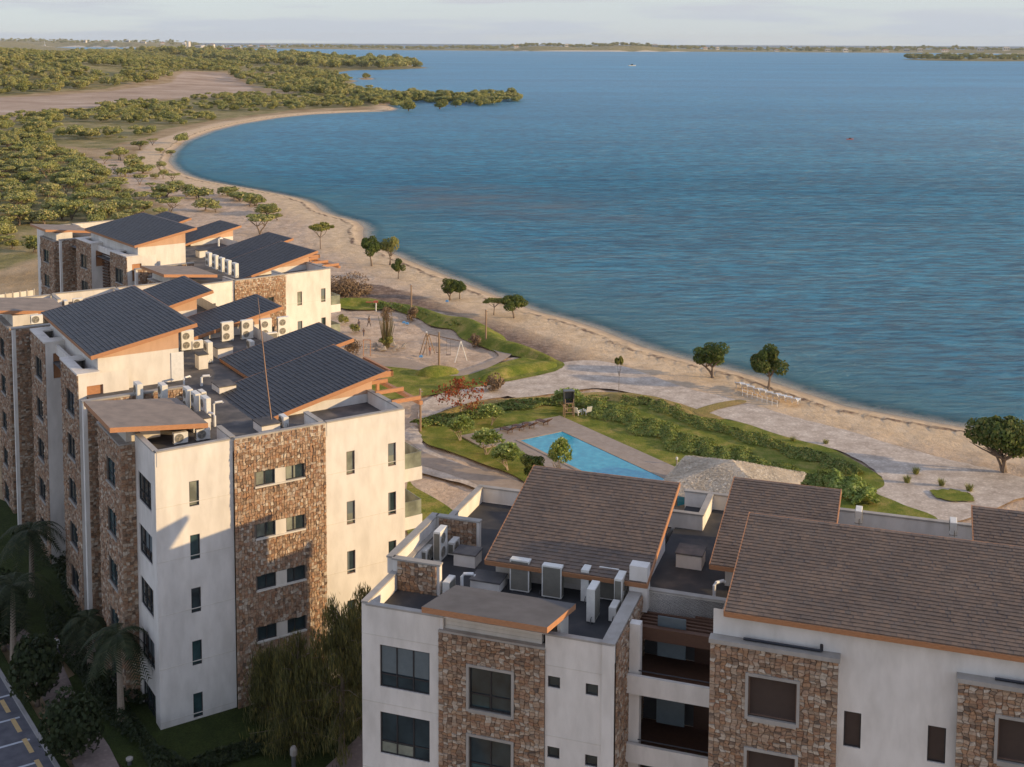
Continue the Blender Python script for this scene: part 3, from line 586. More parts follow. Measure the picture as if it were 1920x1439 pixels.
# middle and right facade under the large roof
mw = [(21.37, 22.05, z-1.52, z) for z in (12.78, 9.58, 6.4, 3.2)]+[(24.63, 25.32, z-1.52, z) for z in (12.78, 9.58, 6.4, 3.2)]
g = MB(); wall(g, 'd-', .9, 15.95, 34, -.3, 16.3, mw); wall(g, 's-', 15.95, .5, 7.6, -.3, 15.1); wall(g, 's-', 16.9, .9, 7.6, 13.4, 16.4); FA.emit(g, 'wall', WHITE, A)
for o in mw: window(FA, A, 'd-', .9, o, 1, pm=SCREEN)
for x0, x1, xa, xb in ((15.9, 21.12, 17.52, 19.5), (25.68, 31.0, 27.2, 29.3)):
    ws = [(xa, xb, z-1.75, z) for z in (13.85, 10.62, 7.4, 4.2)]
    rubble(FA, A, 'd-', .5, x0, x1, -.2, 15.02, ws, bs, size=(.23, .14))
    for o in ws:
        mb = MB(); a0, a1, z0, z1 = o
        for q in ((a0-.12, a0, z0-.12, z1+.12), (a1, a1+.12, z0-.12, z1+.12), (a0, a1, z1, z1+.12), (a0, a1, z0-.2, z0)): mb.box(q[0], q[1], .37, .55, q[2], q[3])
        FA.emit(mb, 'window_surround', CAP, A); window(FA, A, 'd-', .5, o, 1, pm=SCREEN, fm=FRAMEBROWN)
    g = MB(); g.box(x0-.05, x1+.05, .36, .89, 15.02, 15.2); FA.emit(g, 'stone_wall_cap', CAP, A)
    g = MB(); wall(g, 's+', x1, .5, .9, -.2, 15.02); FA.emit(g, 'return_wall', WHITE, A)
    g = MB(); g.tube([(x0+1.35, .68, 15.28), (x1-.7, .68, 15.28)], .06); g.tube([(x1-.7, .68, 15.28), (x1-.7, .68, 15.55)], .07); FA.emit(g, 'gutter_pipe', GUTTER, A)
# roofs of A
roof(FA, A, 4.2, 12.2, 5.0, 12.8, 15.0, 17.1, TILE_BROWN, key='A1', budget=[0])
roof(FA, A, 14.6, 20.2, 8.1, 15.9, 15.0, 16.64, TILE_BROWN, key='A2')
roof(FA, A, 16.45, 32.5, .55, 8.05, 16.4, 17.83, TILE_BROWN, budget=bt, key='A3')
roof(FA, A, 26.6, 33, 9.5, 14.8, 15.6, 17.0, TILE_BROWN, key='A4')
under_roof(FA, A, 'penthouse_wall', 4.9, 11.6, 6.3, 12.2, ZA, 15.1, 16.7, 15.3)
under_roof(FA, A, 'penthouse_wall', 15.2, 19.8, 9.1, 15.0, ZA, 14.95, 16.2, 15.2)
under_roof(FA, A, 'penthouse_wall', 26.9, 32, 10.2, 14.2, ZA, 15.5, 16.6, 15.6)
g = MB(); wall(g, 'd+', 7.6, 16.9, 32, 13.4, 17.4); wall(g, 's+', 32, .9, 7.6, -.3, 16.4); FA.emit(g, 'wall', WHITE, A)
g = MB(); g.box(11.35, 12.2, 5.05, 5.7, ZA, 15.75); FA.emit(g, 'corner_pier', WHITE, A)
g = MB(); g.box(4.4, 11.6, 6.0, 6.2, ZA+.4, ZA+1.0); FA.emit(g, 'low_wall', CREAM, A)
parapet(FA, A, (11.4, 18.85), (31, 18.85), ZA, TA, .24); parapet(FA, A, (12.9, 15.5), (12.9, 18.8), ZA, TA-.004, .24)
g = MB(); g.box(-.02, 12, 15.4, 15.45, -.3, ZA); FA.emit(g, 'back_wall', WHITE, A)

for k, zj in enumerate((13.0, 9.8, 6.6, 3.4)):
    for x0, x1 in ((.02, 3.8), (8.83, 11.36)): g = MB(); g.box(x0, x1, -.012, .05, zj, zj+.03); FA.emit(g, 'plaster_joint', CREAM, A)
# ---- buildings B and C: charcoal tiles --------------------------------------------------
def grey_building(F, T, label, L, rich, budget_s, budget_t, roofs):
    Z = T-.9
    B = thing('apartment_building', label, 'building', (F.O[0], F.O[1], 0), F.yaw)
    fl = [T-2.15-3.22*k for k in range(5)]
    we = [(1.95, 2.53, z-1.5, z) for z in fl]
    wb = [(.92, 3.55, z-1.75, z) for z in fl]
    ww = [(11.9, 12.47, z-1.5, z) for z in fl]+[(14.8, 15.36, z-1.5, z) for z in fl]
    for end in (0, 1):
        sg = (lambda x: x) if end == 0 else (lambda x: L-x)
        fe = 's-' if end == 0 else 's+'; s_ = sg(0)
        mb = MB(); wall(mb, fe, s_, 0, 4.6, -.3, T-.08, we if True else ()); 
        lo, hi = sorted((sg(0), sg(4.15))); wbe = [(min(sg(a), sg(b)), max(sg(a), sg(b)), u, v) for a, b, u, v in wb]
        wall(mb, 'd-', 0, lo, hi, -.3, T-.08, wbe)
        wall(mb, fe, sg(-.05) if end == 0 else sg(-.05), 10.45, 16.0, -.3, T-.08, ww); wall(mb, 'd+', 16.0, sg(0), sg(L/2), -.3, T-.08)
        F.emit(mb, 'wall', WHITE, B)
        for i, o in enumerate(we): window(F, B, fe, s_, o, 1, pm=[GLASSPALE, GLASSTEAL, GLASS, GLASSTEAL, GLASSTEAL][i])
        for i, o in enumerate(wbe): window(F, B, 'd-', 0, o, 3, .34, pm=GLASS, curtain=(.05, .6, .36, .96, BLIND) if i % 2 else None)
        for i, o in enumerate(ww): window(F, B, fe, sg(-.05), o, 1, fm=FRAMEBROWN, pm=GLASSPALE if i in (0, 5, 1) else GLASS, curtain=[(.08, .5, .03, .97, GLASSPALE), (.1, .9, .45, .97, BLIND), (.06, .34, .03, .97, BLIND), None][i % 4])
        for k in range(5):
            zj = T-3.4-3.22*k
            for x0, x1, cc in ((.02, 4.55, s_), (10.5, 15.95, sg(-.05))): g = MB(); slab(g, fe, cc+sgn(fe)*.012, cc-sgn(fe)*.05, x0, x1, zj, zj+.03); F.emit(g, 'plaster_joint', CREAM, B)
        # stone tower on the end face
        fo = sg(-.18)
        bands = []
        for i, z in enumerate(fl): bands.append((5.92, 9.02, z-.12-.95, z-.12))
        rubble(F, B, fe, fo, 4.6, 10.45, -.2, T-.08, bands, budget_s if end == 0 and rich else None, size=(.17, .2), lean=.0)
        for i, (a, b, u, v) in enumerate(bands):
            window(F, B, fe, fo, (a, a+1.2, u+.06, v), 2, splits=[.5], pm=GLASSPALE if i < 2 else GLASS, curtain=(.5, .98, .03, .97, GLASS)); window(F, B, fe, fo, (b-1.2, b, u+.06, v), 2, splits=[.42], pm=GLASSPALE if i < 2 else GLASS, curtain=(.55, .98, .03, .97, GLASS))
            g = MB(); slab(g, fe, fo+sgn(fe)*.03, fo-sgn(fe)*.1, a+1.21, b-1.21, u+.06, v); slab(g, fe, fo+sgn(fe)*.09, fo-sgn(fe)*.1, a-.06, b+.06, u-.04, u+.055); F.emit(g, 'window_surround', CREAM, B)
        # end parapets and the two light wells they frame
        for p, q, hh in (((sg(.1), .1), (sg(.1), 4.4), T), ((sg(-.07), 4.7), (sg(-.07), 10.4), T+.02), ((sg(.05), 10.6), (sg(.05), 15.9), T), ((sg(.3), .1), (sg(4.0), .1), T-.004), ((sg(.3), 4.7), (sg(2.7), 4.7), T-.004), ((sg(.3), 10.35), (sg(2.6), 10.35), T-.004), ((sg(.3), 15.9), (sg(4.9), 15.9), T-.004)):
            parapet(F, B, p, q, Z, hh, .26, STONE if False else WHITE)
        # stone column with windows on the land side
        cw = [(min(sg(5.4), sg(7.4)), max(sg(5.4), sg(7.4)), z-1.6, z) for z in fl]
        lo, hi = sorted((sg(4.15), sg(9.4)))
        rubble(F, B, 'd-', -.85, lo, hi, -.2, T-.7, cw, budget_s if end == 0 and rich else None, size=(.21, .16))
        rubble(F, B, 's-', lo, -.85, 0, -.2, T-.7, (), None, size=(.21, .16)); g = MB(); wall(g, 's+', hi, -.85, 0.6, -.2, T-.7); g.box(lo-.04, hi+.04, -.95, .3, T-.7, T-.6); F.emit(g, 'stone_wall_cap', CAP, B)
        for o in cw: window(F, B, 'd-', -.85, o, 2, .33, pm=GLASSTEAL, sill=CAP)
        g = MB(); g.box(lo+.2, hi-.2, -.45, 1.6, T-.6, T+.3); F.emit(g, 'canopy_wall', CREAM, B)
        a, b = sorted((sg(2.9), sg(9.15)))
        canopy(F, B, [(a, -1.75, T+.9), (b, -1.75, T+.9), (b, 4.1, T+.2), (a, 4.1, T+.2)], .3)
        # pilaster with its stone return
        lo, hi = sorted((sg(12.6), sg(12.15)))
        g = MB(); g.box(lo+.05, hi-.02, -1.1, 5.6, -.3, T-.1); F.emit(g, 'pilaster', WHITE, B); g = MB(); g.box(lo-.02, hi+.02, -1.16, 5.7, T-.1, T); F.emit(g, 'parapet_cap', CAP, B)
        rubble(F, B, 's-', lo+.03, -.85, 5.6, -.2, T-.12, (), budget_s if rich and end else None, size=(.21, .16))
        lo, hi = sorted((sg(9.4), sg(16.5))); g = MB(); wall(g, 'd-', 4.4, lo, hi, -.3, Z); F.emit(g, 'recess_wall', MORTAR, B)
    # middle: two stone boxes and the louvred recess between them
    for lo, hi in ((16.5, 21.65), (L-21.65, L-16.5)):
        c0 = (lo+hi)/2-.1; bw = [(c0-1.1, c0+1.1, z-1.6, z) for z in [T-1.1-3.22*k for k in range(5)]]
        rubble(F, B, 'd-', -.4, lo, hi, -.2, T+.58, bw, budget_s if rich else None, size=(.21, .16))
        for o in bw: window(F, B, 'd-', -.4, o, 2, pm=GLASS, sill=CAP)
        g = MB(); wall(g, 's-', lo, -.4, 3.0, -.2, T+.58, [(.15, 1.25, T-2.2, T-.25)]); wall(g, 's+', hi, -.4, 3.0, -.2, T+.58)
        g.box(lo-.05, hi+.05, -.5, .2, T+.58, T+.7); g.box(lo-.05, lo+1.2, .2, 1.05, T+.58, T+.7); g.box(hi-1.2, hi+.05, .2, 1.05, T+.58, T+.7); F.emit(g, 'box_wall', WHITE, B)
        g = MB(); g.face([(lo+.2, .2, T-.1), (hi-.2, .2, T-.1), (hi-.2, 3, T-.1), (lo+.2, 3, T-.1)]); F.emit(g, 'sunk_roof', UNDERLAY, B)
        g = MB(); g.box(lo+.16, lo+.2, .15, 1.25, T-2.2, T-.25); F.emit(g, 'shutter', FASCIA, B)
    g = MB(); g.box(21.65, L-21.65, .35, .55, T-.3, T+.4); F.emit(g, 'lintel_beam', WHITE, B)
    g = MB(); wall(g, 'd-', 1.6, 21.65, L-21.65, -.2, T+.4); F.emit(g, 'recess_wall', DARKWOOD, B)
    for k in range(44): g = MB(); g.box(21.65, L-21.65, .9, 1.02, T-.75-k*.36, T-.6-k*.36); F.emit(g, 'louvre_slat', DARKWOOD, B)
    # decks and sea side
    g = MB(); g.face([(.1, .1, Z), (L-.1, .1, Z), (L-.1, 15.9, Z), (.1, 15.9, Z)]); F.emit(g, 'roof_deck', DECK, B)
    for rr in roofs:
        s0, s1, d0, d1, z0, z1, zs, inset = rr[:8]
        roof(F, B, s0, s1, d0, d1, z0, z1, TILE_DARK, budget=budget_t if rich else None, key='B%d' % int(s0), tw=.25, tl=.30)
        nr = inset; sl = (z1-z0)/(d1-d0)
        under_roof(F, B, 'penthouse_wall', s0+nr[0], s1-nr[1], d0+nr[2], d1-nr[3], Z, z0+sl*nr[2]-.25, z1-sl*nr[3]-.25, zs)
    # balconies and pergola towards the sea
    for end in (0, 1):
        sg = (lambda x: x) if end == 0 else (lambda x: L-x)
        for k in range(4):
            z = T-4.6-3.22*k; a, b = sorted((sg(.4), sg(4.2)))
            bc = obj('balcony', None, B); g = MB(); g.box(a, b, 16.02, 17.5, z-1.1+.6, z+.35); F.emit(g, 'balcony_front', WHITE, bc)
            g = MB(); g.box(a+.03, b-.03, 17.42, 17.45, z+.35, z+1.35); g.box(a+.03, a+.06, 16.05, 17.42, z+.35, z+1.35); F.emit(g, 'glass_rail', RAILGLASS, bc)
    pg = obj('pergola', None, B); g = MB()
    for k in range(5): s0 = 1.5+k*2.4; g.box(s0, s0+.16, 15.9, 18.0, T-.15, T+.1); 
    g.box(1.2, 11.6, 17.75, 18.0, T-.42, T-.16); F.emit(g, 'beam', FASCIA, pg)
    g = MB(); g.box(8.6, 8.85, 16.2, 19.6, T-.5, T-.1); g.box(8.6, 13.2, 19.4, 19.6, T-.5, T-.1); F.emit(g, 'beam', FASCIA, pg); g = MB(); g.box(8.62, 8.84, 18.3, 18.5, T-3.6, T-.5); F.emit(g, 'post', FASCIA, pg); g = MB(); g.box(8.86, 13.2, 16.2, 19.38, T-.3, T-.2); F.emit(g, 'slat_cover', DARKWOOD, pg)
    return B
LB = 48.6
def b_roofs(T, L): return [
    (4.6, 13.2, 7.85, 17.05, T-.95, T+1.15, T-.3, (.45, .4, 1.4, .9)),
    (13.9, 20.2, 10.8, 18.95, T-.6, T+1.2, T-.2, (.3, .4, 1.0, 1.0)),
    (16.46, 32.5, .47, 7.86, T+1.8, T+3.2, T+1.5, (.45, .6, .55, 1.2)),
    (35.2, 43.3, 6.9, 15.4, T-.6, T+1.5, T-.1, (.5, .5, 1.4, 1.3)),
    (27.6, 33.7, 11.1, 18.85, T-.6, T+1.1, T-.2, (.3, .4, 1.0, 1.0))]
B = grey_building(FB, 16.7, 'tall apartment building with charcoal roofs and sunlit stone tower at left', LB, True, [300], [300], b_roofs(16.7, LB))
CB = grey_building(FC, 15.4, 'farther apartment building with dark roofs standing behind the tall left one', 49.6, False, None, None, b_roofs(15.4, LB))

# ------------------------------------------------------------------ garden, pool, roads
def spline(pts, k=6, closed=True):
    n = len(pts); out = []
    rng = range(n) if closed else range(n-1)
    for i in rng:
        g = lambda j: pts[(j) % n] if closed else pts[min(max(j, 0), n-1)]
        p0, p1, p2, p3 = g(i-1), g(i), g(i+1), g(i+2)
        for t in np.arange(k)/k:
            out.append(tuple(.5*((2*p1[a])+(-p0[a]+p2[a])*t+(2*p0[a]-5*p1[a]+4*p2[a]-p3[a])*t*t+(-p0[a]+3*p1[a]-3*p2[a]+p3[a])*t**3) for a in (0, 1)))
    if not closed: out.append(tuple(pts[-1]))
    return out
SHEETN = [0]
def sheet(name, px, z, m, smooth_=True, rag=0., **props):
    SHEETN[0] += 1; z = z+SHEETN[0]*.005
    q = spline(px) if smooth_ else px
    P = [on(x, y, z) for x, y in q]
    if rag: P = [p+np.array([random.uniform(-rag, rag), random.uniform(-rag, rag), 0]) for p in P]
    me = bpy.data.meshes.new(name); import bmesh
    bm = bmesh.new(); f = bm.faces.new([bm.verts.new((p[0], p[1], z)) for p in P]); bmesh.ops.triangulate(bm, faces=[f], ngon_method='EAR_CLIP')
    bmesh.ops.recalc_face_normals(bm, faces=bm.faces); bm.to_mesh(me); bm.free(); me.materials.append(m)
    return obj(name, me, **(props or dict(kind='structure')))
def grassmat(name, stops, sc=.5):
    def b(t, p, o):
        a = ramp(t, noise(t, sc, 8, rough=.7), stops); s = ramp(t, noise(t, 9, 5), [(.35, (.62, .65, .6)), (.65, (1.2, 1.18, 1.1))])
        t.links.new(mixc(t, .8, a, s, 'MULTIPLY'), p.inputs['Base Color']); p.inputs['Roughness'].default_value = .9; p.inputs['Specular IOR Level'].default_value = .1
        bump(t, p, noise(t, 6, 6, rough=.7), 1., .12)
    return mat(name, b)
GRASS = grassmat('lawn_grass', [(.32, (.11, .15, .024)), (.46, (.18, .205, .036)), (.56, (.27, .255, .06)), (.68, (.40, .31, .11))])
DRYGRASS = grassmat('dry_grass', [(.3, (.20, .19, .05)), (.5, (.36, .27, .10)), (.7, (.50, .32, .15))], .35)
SHADEGRASS = grassmat('shaded_lawn', [(.3, (.028, .042, .012)), (.6, (.05, .065, .018))])  # shaded copy of the lawn, building shadow put into the grass colour
def gravel_mat(c1, c2, c3):
    def b(t, p, o):
        a = ramp(t, noise(t, .6, 8, rough=.72), [(.33, c1), (.5, c2), (.68, c3)])
        vo = N(t, 'ShaderNodeTexVoronoi', Scale=3.2); g = t.nodes.new('ShaderNodeNewGeometry'); t.links.new(g.outputs['Position'], vo.inputs['Vector'])
        s = ramp(t, vo.outputs['Distance'], [(.1, (1.08, 1.08, 1.08)), (.5, (.78, .76, .75))])
        t.links.new(mixc(t, .8, a, s, 'MULTIPLY'), p.inputs['Base Color']); p.inputs['Roughness'].default_value = .95
        bump(t, p, vo.outputs['Distance'], -1., .15)
    return b
GRAVEL = mat('pale_coral_gravel', gravel_mat((.42, .34, .265), (.60, .50, .40), (.80, .70, .58)))
PATHM = mat('beige_path', plaster((.40, .31, .235), .25))
DECKM = mat('pool_deck_stone', plaster((.38, .31, .255), .25))
ASPH = mat('asphalt', lambda t, p, o: (t.links.new(ramp(t, noise(t, 1.5, 7), [(.3, (.075, .075, .09)), (.7, (.13, .125, .14))]), p.inputs['Base Color']), setattr(p.inputs['Roughness'], 'default_value', .9)))
PAVER = mat('pinkish_pavers', gravel_mat((.20, .15, .13), (.27, .205, .18), (.33, .26, .23)))
LINEW = mat('white_road_paint', simple((.5, .52, .56), .7)); LINEY = mat('yellow_road_paint', simple((.55, .38, .17), .7))
CURB = mat('grey_kerb_stone', plaster((.36, .34, .33), .25))
sheet('lawn', [(786, 812), (800, 792), (850, 768), (930, 752), (1030, 745), (1110, 736), (1200, 740), (1290, 763), (1345, 782), (1400, 795), (1450, 812), (1500, 826), (1560, 842), (1610, 868), (1650, 893), (1658, 910), (1642, 924), (1690, 945), (1760, 985), (1600, 1060), (1200, 1060), (1075, 1000), (985, 905), (900, 868), (838, 845), (800, 832)], 0., GRASS)
sheet('dry_berm_grass', [(790, 798), (845, 768), (930, 751), (1030, 744), (1110, 736), (1200, 739), (1290, 762), (1360, 786), (1290, 777), (1200, 757), (1100, 752), (1020, 762), (930, 770), (860, 785)], .02, DRYGRASS, rag=.15)
sheet('gravel', [(946, 716), (1000, 700), (1055, 680), (1110, 676), (1160, 684), (1230, 708), (1300, 731), (1380, 752), (1310, 770), (1245, 750), (1190, 738), (1120, 728), (1040, 738), (960, 745)], .0, GRAVEL, rag=.1)
sheet('gravel', [(1320, 778), (1392, 757), (1440, 768), (1500, 785), (1587, 807), (1686, 837), (1784, 863), (1872, 883), (1960, 910), (1990, 925), (1920, 932), (1824, 970), (1735, 985), (1700, 955), (1645, 926), (1657, 903), (1631, 876), (1576, 846), (1500, 828), (1430, 806), (1370, 787)], -.02, GRAVEL, rag=.1)
sheet('gravel', [(785, 770), (800, 750), (840, 735), (900, 725), (960, 718), (960, 740), (880, 755), (820, 775), (790, 800)], .0, GRAVEL, rag=.1)
sheet('gravel', [(770, 800), (788, 812), (800, 840), (860, 868), (960, 905), (1000, 930), (960, 940), (860, 905), (770, 880), (740, 840)], .0, GRAVEL, rag=.1)
sheet('path', [(1302, 770), (1340, 757), (1385, 750), (1398, 755), (1345, 768), (1318, 779)], .02, DRYGRASS)
sheet('path', [(760, 825), (800, 850), (880, 876), (960, 898), (1010, 925), (985, 945), (880, 902), (790, 872), (750, 858)], .01, PATHM)
sheet('path', [(700, 672), (760, 673), (810, 688), (860, 695), (905, 682), (935, 668), (925, 655), (960, 662), (930, 683), (880, 702), (840, 704), (770, 692), (700, 684)], .015, PATHM)
sheet('lawn', [(700, 560), (640, 560), (618, 566), (640, 578), (700, 581), (735, 574)], .0, GRASS, rag=.1)
sheet('lawn', [(690, 684), (760, 686), (830, 700), (880, 698), (940, 680), (1000, 668), (1052, 678), (1050, 692), (1000, 706), (935, 718), (880, 728), (800, 742), (750, 748), (690, 745)], .0, GRASS, rag=.1)
sheet('lawn', [(764, 905), (780, 915), (840, 950), (870, 985), (820, 1010), (764, 1000)], .0, GRASS)
sheet('lawn', [(110, 1290), (250, 1250), (290, 1300), (460, 1300), (700, 1250), (700, 1520), (300, 1520), (230, 1439)], .0, SHADEGRASS)
sheet('lawn', [(-60, 930), (100, 1000), (250, 1180), (300, 1320), (200, 1380), (120, 1240), (-60, 1140)], -.02, SHADEGRASS)
sheet('gravel', [(1400, 940), (1500, 960), (1500, 975), (1400, 960)], .0, GRAVEL)
def berm(pts, wd, h, m, name='grass_berm'):
    c = [on(x, y, 0) for x, y in spline(pts, 5, False)]; n = len(c); v = []; f = []; K = 9
    for i, p in enumerate(c):
        d = c[min(i+1, n-1)]-c[max(i-1, 0)]; d = d/np.linalg.norm(d); q = np.array([-d[1], d[0], 0]); t = i/(n-1); e = math.sin(PI*min(1, max(0, t)))**.45
        for k in range(K): a = -1+2*k/(K-1); w_ = wd*(1+.15*math.sin(i*.7))*max(e, .15); v.append(tuple(p+q*a*w_+np.array([0, 0, -.05+h*e*math.cos(a*PI/2)**1.3*(1+.15*math.sin(i*.45))])))
    for i in range(n-1):
        for k in range(K-1): f.append((i*K+k, (i+1)*K+k, (i+1)*K+k+1, i*K+k+1))
    me = bpy.data.meshes.new(name); me.from_pydata(v, [], f); me.materials.append(m); me.polygons.foreach_set('use_smooth', [True]*len(f)); return struct(name, me)
berm([(735, 572), (787, 588), (829, 603), (871, 613), (902, 630), (933, 648), (975, 660), (1045, 680)], 2.6, 1.3, GRASS)
berm([(785, 706), (820, 700), (862, 698)], 2.2, .9, GRASS); berm([(900, 716), (950, 700), (1000, 690), (1045, 684)], 2.2, .9, GRASS)
berm([(616, 573), (660, 570), (725, 576)], 2.0, .9, GRASS)
berm([(800, 790), (880, 765), (980, 752), (1060, 748)], 1.3, .5, DRYGRASS); berm([(1130, 742), (1220, 752), (1300, 778)], 1.3, .5, DRYGRASS)
# pool
P2 = on(1054, 811.5, 0); ul = np.array([.547, -.837, 0]); uw = np.array([-.837, -.547, 0])
def pl(a, b, z): return tuple(P2+ul*a+uw*b+np.array([0, 0, z]))
def rect(mb, a0, a1, b0, b1, z, m=0): mb.face([pl(a0, b0, z), pl(a1, b0, z), pl(a1, b1, z), pl(a0, b1, z)], m)
dk = obj('pool_deck', None, kind='structure')
g = MB()
for a0, a1, b0, b1 in ((-4.6, 0, -3.0, 9.5), (0, 22, -3.0, 0), (0, 22, 5.2, 7.3), (22, 25, -3, 7.3)):
    na, nb = max(1, round((a1-a0)/1.2)), max(1, round((b1-b0)/1.2))
    for i in range(na):
        for j in range(nb):
            x0, x1, y0, y1 = a0+(a1-a0)*i/na+.006, a0+(a1-a0)*(i+1)/na-.006, b0+(b1-b0)*j/nb+.006, b0+(b1-b0)*(j+1)/nb-.006
            q = MB(); q.hull8([pl(x0, y0, 0), pl(x1, y0, 0), pl(x1, y1, 0), pl(x0, y1, 0)], [pl(x0, y0, .09), pl(x1, y0, .09), pl(x1, y1, .09), pl(x0, y1, .09)]); obj('paving_slab', q.mesh('paving_slab', DECKM), dk)
g = MB()
for a0, a1, b0, b1 in ((-.35, 22.3, -.35, 0), (-.35, 22.3, 5.2, 5.55), (-.35, 0, 0, 5.2), (22, 22.3, 0, 5.2)): g.hull8([pl(a0, b0, .05), pl(a1, b0, .05), pl(a1, b1, .05), pl(a0, b1, .05)], [pl(a0, b0, .14), pl(a1, b0, .14), pl(a1, b1, .14), pl(a0, b1, .14)])
obj('pool_coping', g.mesh('pool_coping', PATHM), dk)
def poolmat(t, p, o):
    v = noise(t, 1.5, 5); t.links.new(ramp(t, v, [(.3, (.02, .27, .40)), (.55, (.035, .36, .48)), (.75, (.09, .46, .56))]), p.inputs['Base Color']); p.inputs['Roughness'].default_value = .12
    bump(t, p, noise(t, 3, 4), .25, .08)
g = MB(); rect(g, 0, 22, 0, 5.2, .105); struct('pool_water', g.mesh('pool_water', mat('pool_water', poolmat)))
# road, kerb and parking marks at the lower left
ka, kc = on(0, 1262, 0), on(107, 1439, 0); kd = (kc-ka)/np.linalg.norm(kc-ka); kn = np.array([-kd[1], kd[0], 0]); kn = kn if kn[0] < 0 else -kn
def flat(name, pts, z, m, **k): g = MB(); g.face([(p[0], p[1], z) for p in pts]); return struct(name, g.mesh(name, m))
flat('road', [ka-kd*70, ka+kd*40, ka+kd*40+kn*40, ka-kd*70+kn*40], -.02, ASPH)
def stripe(name, a, b, wd, z, m):
    p, q = on(*a, z), on(*b, z); d = q-p; d = d/np.linalg.norm(d); n = np.array([-d[1], d[0], 0])*wd/2; g = MB(); g.face([p-n, q-n, q+n, p+n]); return g
g = MB()
def addm(dst, src): 
    i = len(dst.v); dst.v += src.v; dst.f += [tuple(k+i for k in f) for f in src.f]; dst.m += src.m; dst.r += src.r
mk = obj('road_marking', None, kind='structure')
for k in range(-3, 5): 
    y0 = 1310+k*43; y0 = y0+0; a_ = on(18+k*19, 1303+k*41.5, 0); q = MB(); b_ = a_+kn*5.2-kd*.4; n_ = kd*.09; q.face([(p[0], p[1], -.014) for p in (a_-n_, b_-n_, b_+n_, a_+n_)]); obj('parking_line', q.mesh('parking_line', LINEW), mk)
for k in range(-4, 6):
    x0, y0 = 0+k*24, 1308+k*43; a_ = on(0, 1308, 0)+kd*(k*2.55+.35); b_ = a_+kd*1.7; n_ = kn*.13; q = MB(); q.face([(p[0], p[1], -.008) for p in (a_-n_, b_-n_, b_+n_, a_+n_)]); obj('dash', q.mesh('dash', LINEY), mk)
kb = obj('kerb', None, kind='structure'); ck = [(-260, 960), (-120, 1120), (0, 1264), (62, 1345), (107, 1439), (145, 1600)]
cw = [ka+kd*v for v in np.arange(-60, 30, 1.0)]
for p, q in zip(cw, cw[1:]):
    d = (q-p)/np.linalg.norm(q-p); n = np.array([-d[1], d[0], 0])*.11; g = MB(); q2 = q-d*.012
    g.hull8([p-n+[0, 0, -.1], q2-n+[0, 0, -.1], q2+n+[0, 0, -.1], p+n+[0, 0, -.1]], [p-n+[0, 0, .1], q2-n+[0, 0, .1], q2+n+[0, 0, .1], p+n+[0, 0, .1]]); obj('kerb_stone', g.mesh('kerb_stone', CURB), kb)
sheet('grass_verge', [(-120, 1020), (0, 1215), (40, 1290), (80, 1360), (130, 1439), (230, 1600), (196, 1600), (107, 1439), (0, 1262), (-150, 1015)], -.01, SHADEGRASS, False)
sheet('pavement', [(-150, 1000), (15, 1165), (45, 1180), (85, 1213), (175, 1204), (180, 1222), (112, 1236), (150, 1320), (205, 1400), (245, 1480), (290, 1600), (160, 1600), (140, 1439), (95, 1340), (60, 1270), (0, 1200), (-180, 1020)], .01, PAVER, False)
sheet('pavement', [(668, 1385), (700, 1330), (760, 1330), (760, 1600), (560, 1600), (610, 1439)], .01, PAVER, False)

# ------------------------------------------------------------------ plants
def leaves(name, P, size, mats, normals=None, elong=1.4, seed=0, droop=None, mat_idx=None, rnd=None, spread=.9):
    r = np.random.default_rng(seed); n = len(P); d = r.normal(size=(n, 3))
    if normals is not None: d = normals+d*spread*.6
    d /= np.linalg.norm(d, axis=1, keepdims=True)+1e-9
    a = np.cross(d, r.normal(size=(n, 3))); a /= np.linalg.norm(a, axis=1, keepdims=True)+1e-9; b = np.cross(d, a)
    if droop is not None: a = np.tile(np.array(droop, float), (n, 1))+r.normal(size=(n, 3))*.16; a /= np.linalg.norm(a, axis=1, keepdims=True); b = np.cross(a, d); b /= np.linalg.norm(b, axis=1, keepdims=True)+1e-9
    s = size*r.uniform(.6, 1.35, (n, 1)); A, B_ = a*s*elong*.5, b*s*.5
    v = np.stack([P-A, P+B_*.9-A*.1, P+A, P-B_*.9-A*.1], 1).reshape(-1, 3)
    me = bpy.data.meshes.new(name); me.vertices.add(4*n); me.vertices.foreach_set('co', v.ravel().astype(np.float32))
    me.loops.add(4*n); me.loops.foreach_set('vertex_index', np.arange(4*n)); me.polygons.add(n); me.polygons.foreach_set('loop_start', np.arange(0, 4*n, 4)); me.update(calc_edges=True)
    for m in (mats if isinstance(mats, list) else [mats]): me.materials.append(m)
    at = me.attributes.new('rnd', 'FLOAT', 'FACE'); at.data.foreach_set('value', (r.random(n) if rnd is None else rnd).astype(np.float32)); return me
def crown_pts(seed, n, lobes, rx, rz, zc, lobe_r, flat=0., shell=.55):
    r = np.random.default_rng(seed); c = r.normal(size=(lobes, 3)); c /= np.linalg.norm(c, axis=1, keepdims=True); c *= r.uniform(.35, .8, (lobes, 1)); c[:, 2] = np.where(c[:, 2] < 0, c[:, 2]*(1-flat), c[:, 2])
    c = c*[rx, rx, rz]; R_ = lobe_r*r.uniform(.65, 1.25, lobes); k = r.integers(0, lobes, n); u = r.normal(size=(n, 3)); u /= np.linalg.norm(u, axis=1, keepdims=True)
    rad = (shell+(1-shell)*r.random(n))**.6; P = c[k]+u*(R_[k]*rad)[:, None]*[1, 1, rz/rx*1.1 if rz < rx else 1.]
    P[:, 2] += zc; hue = r.random(lobes)[k]*.5+r.random(n)*.5; return P, u, hue
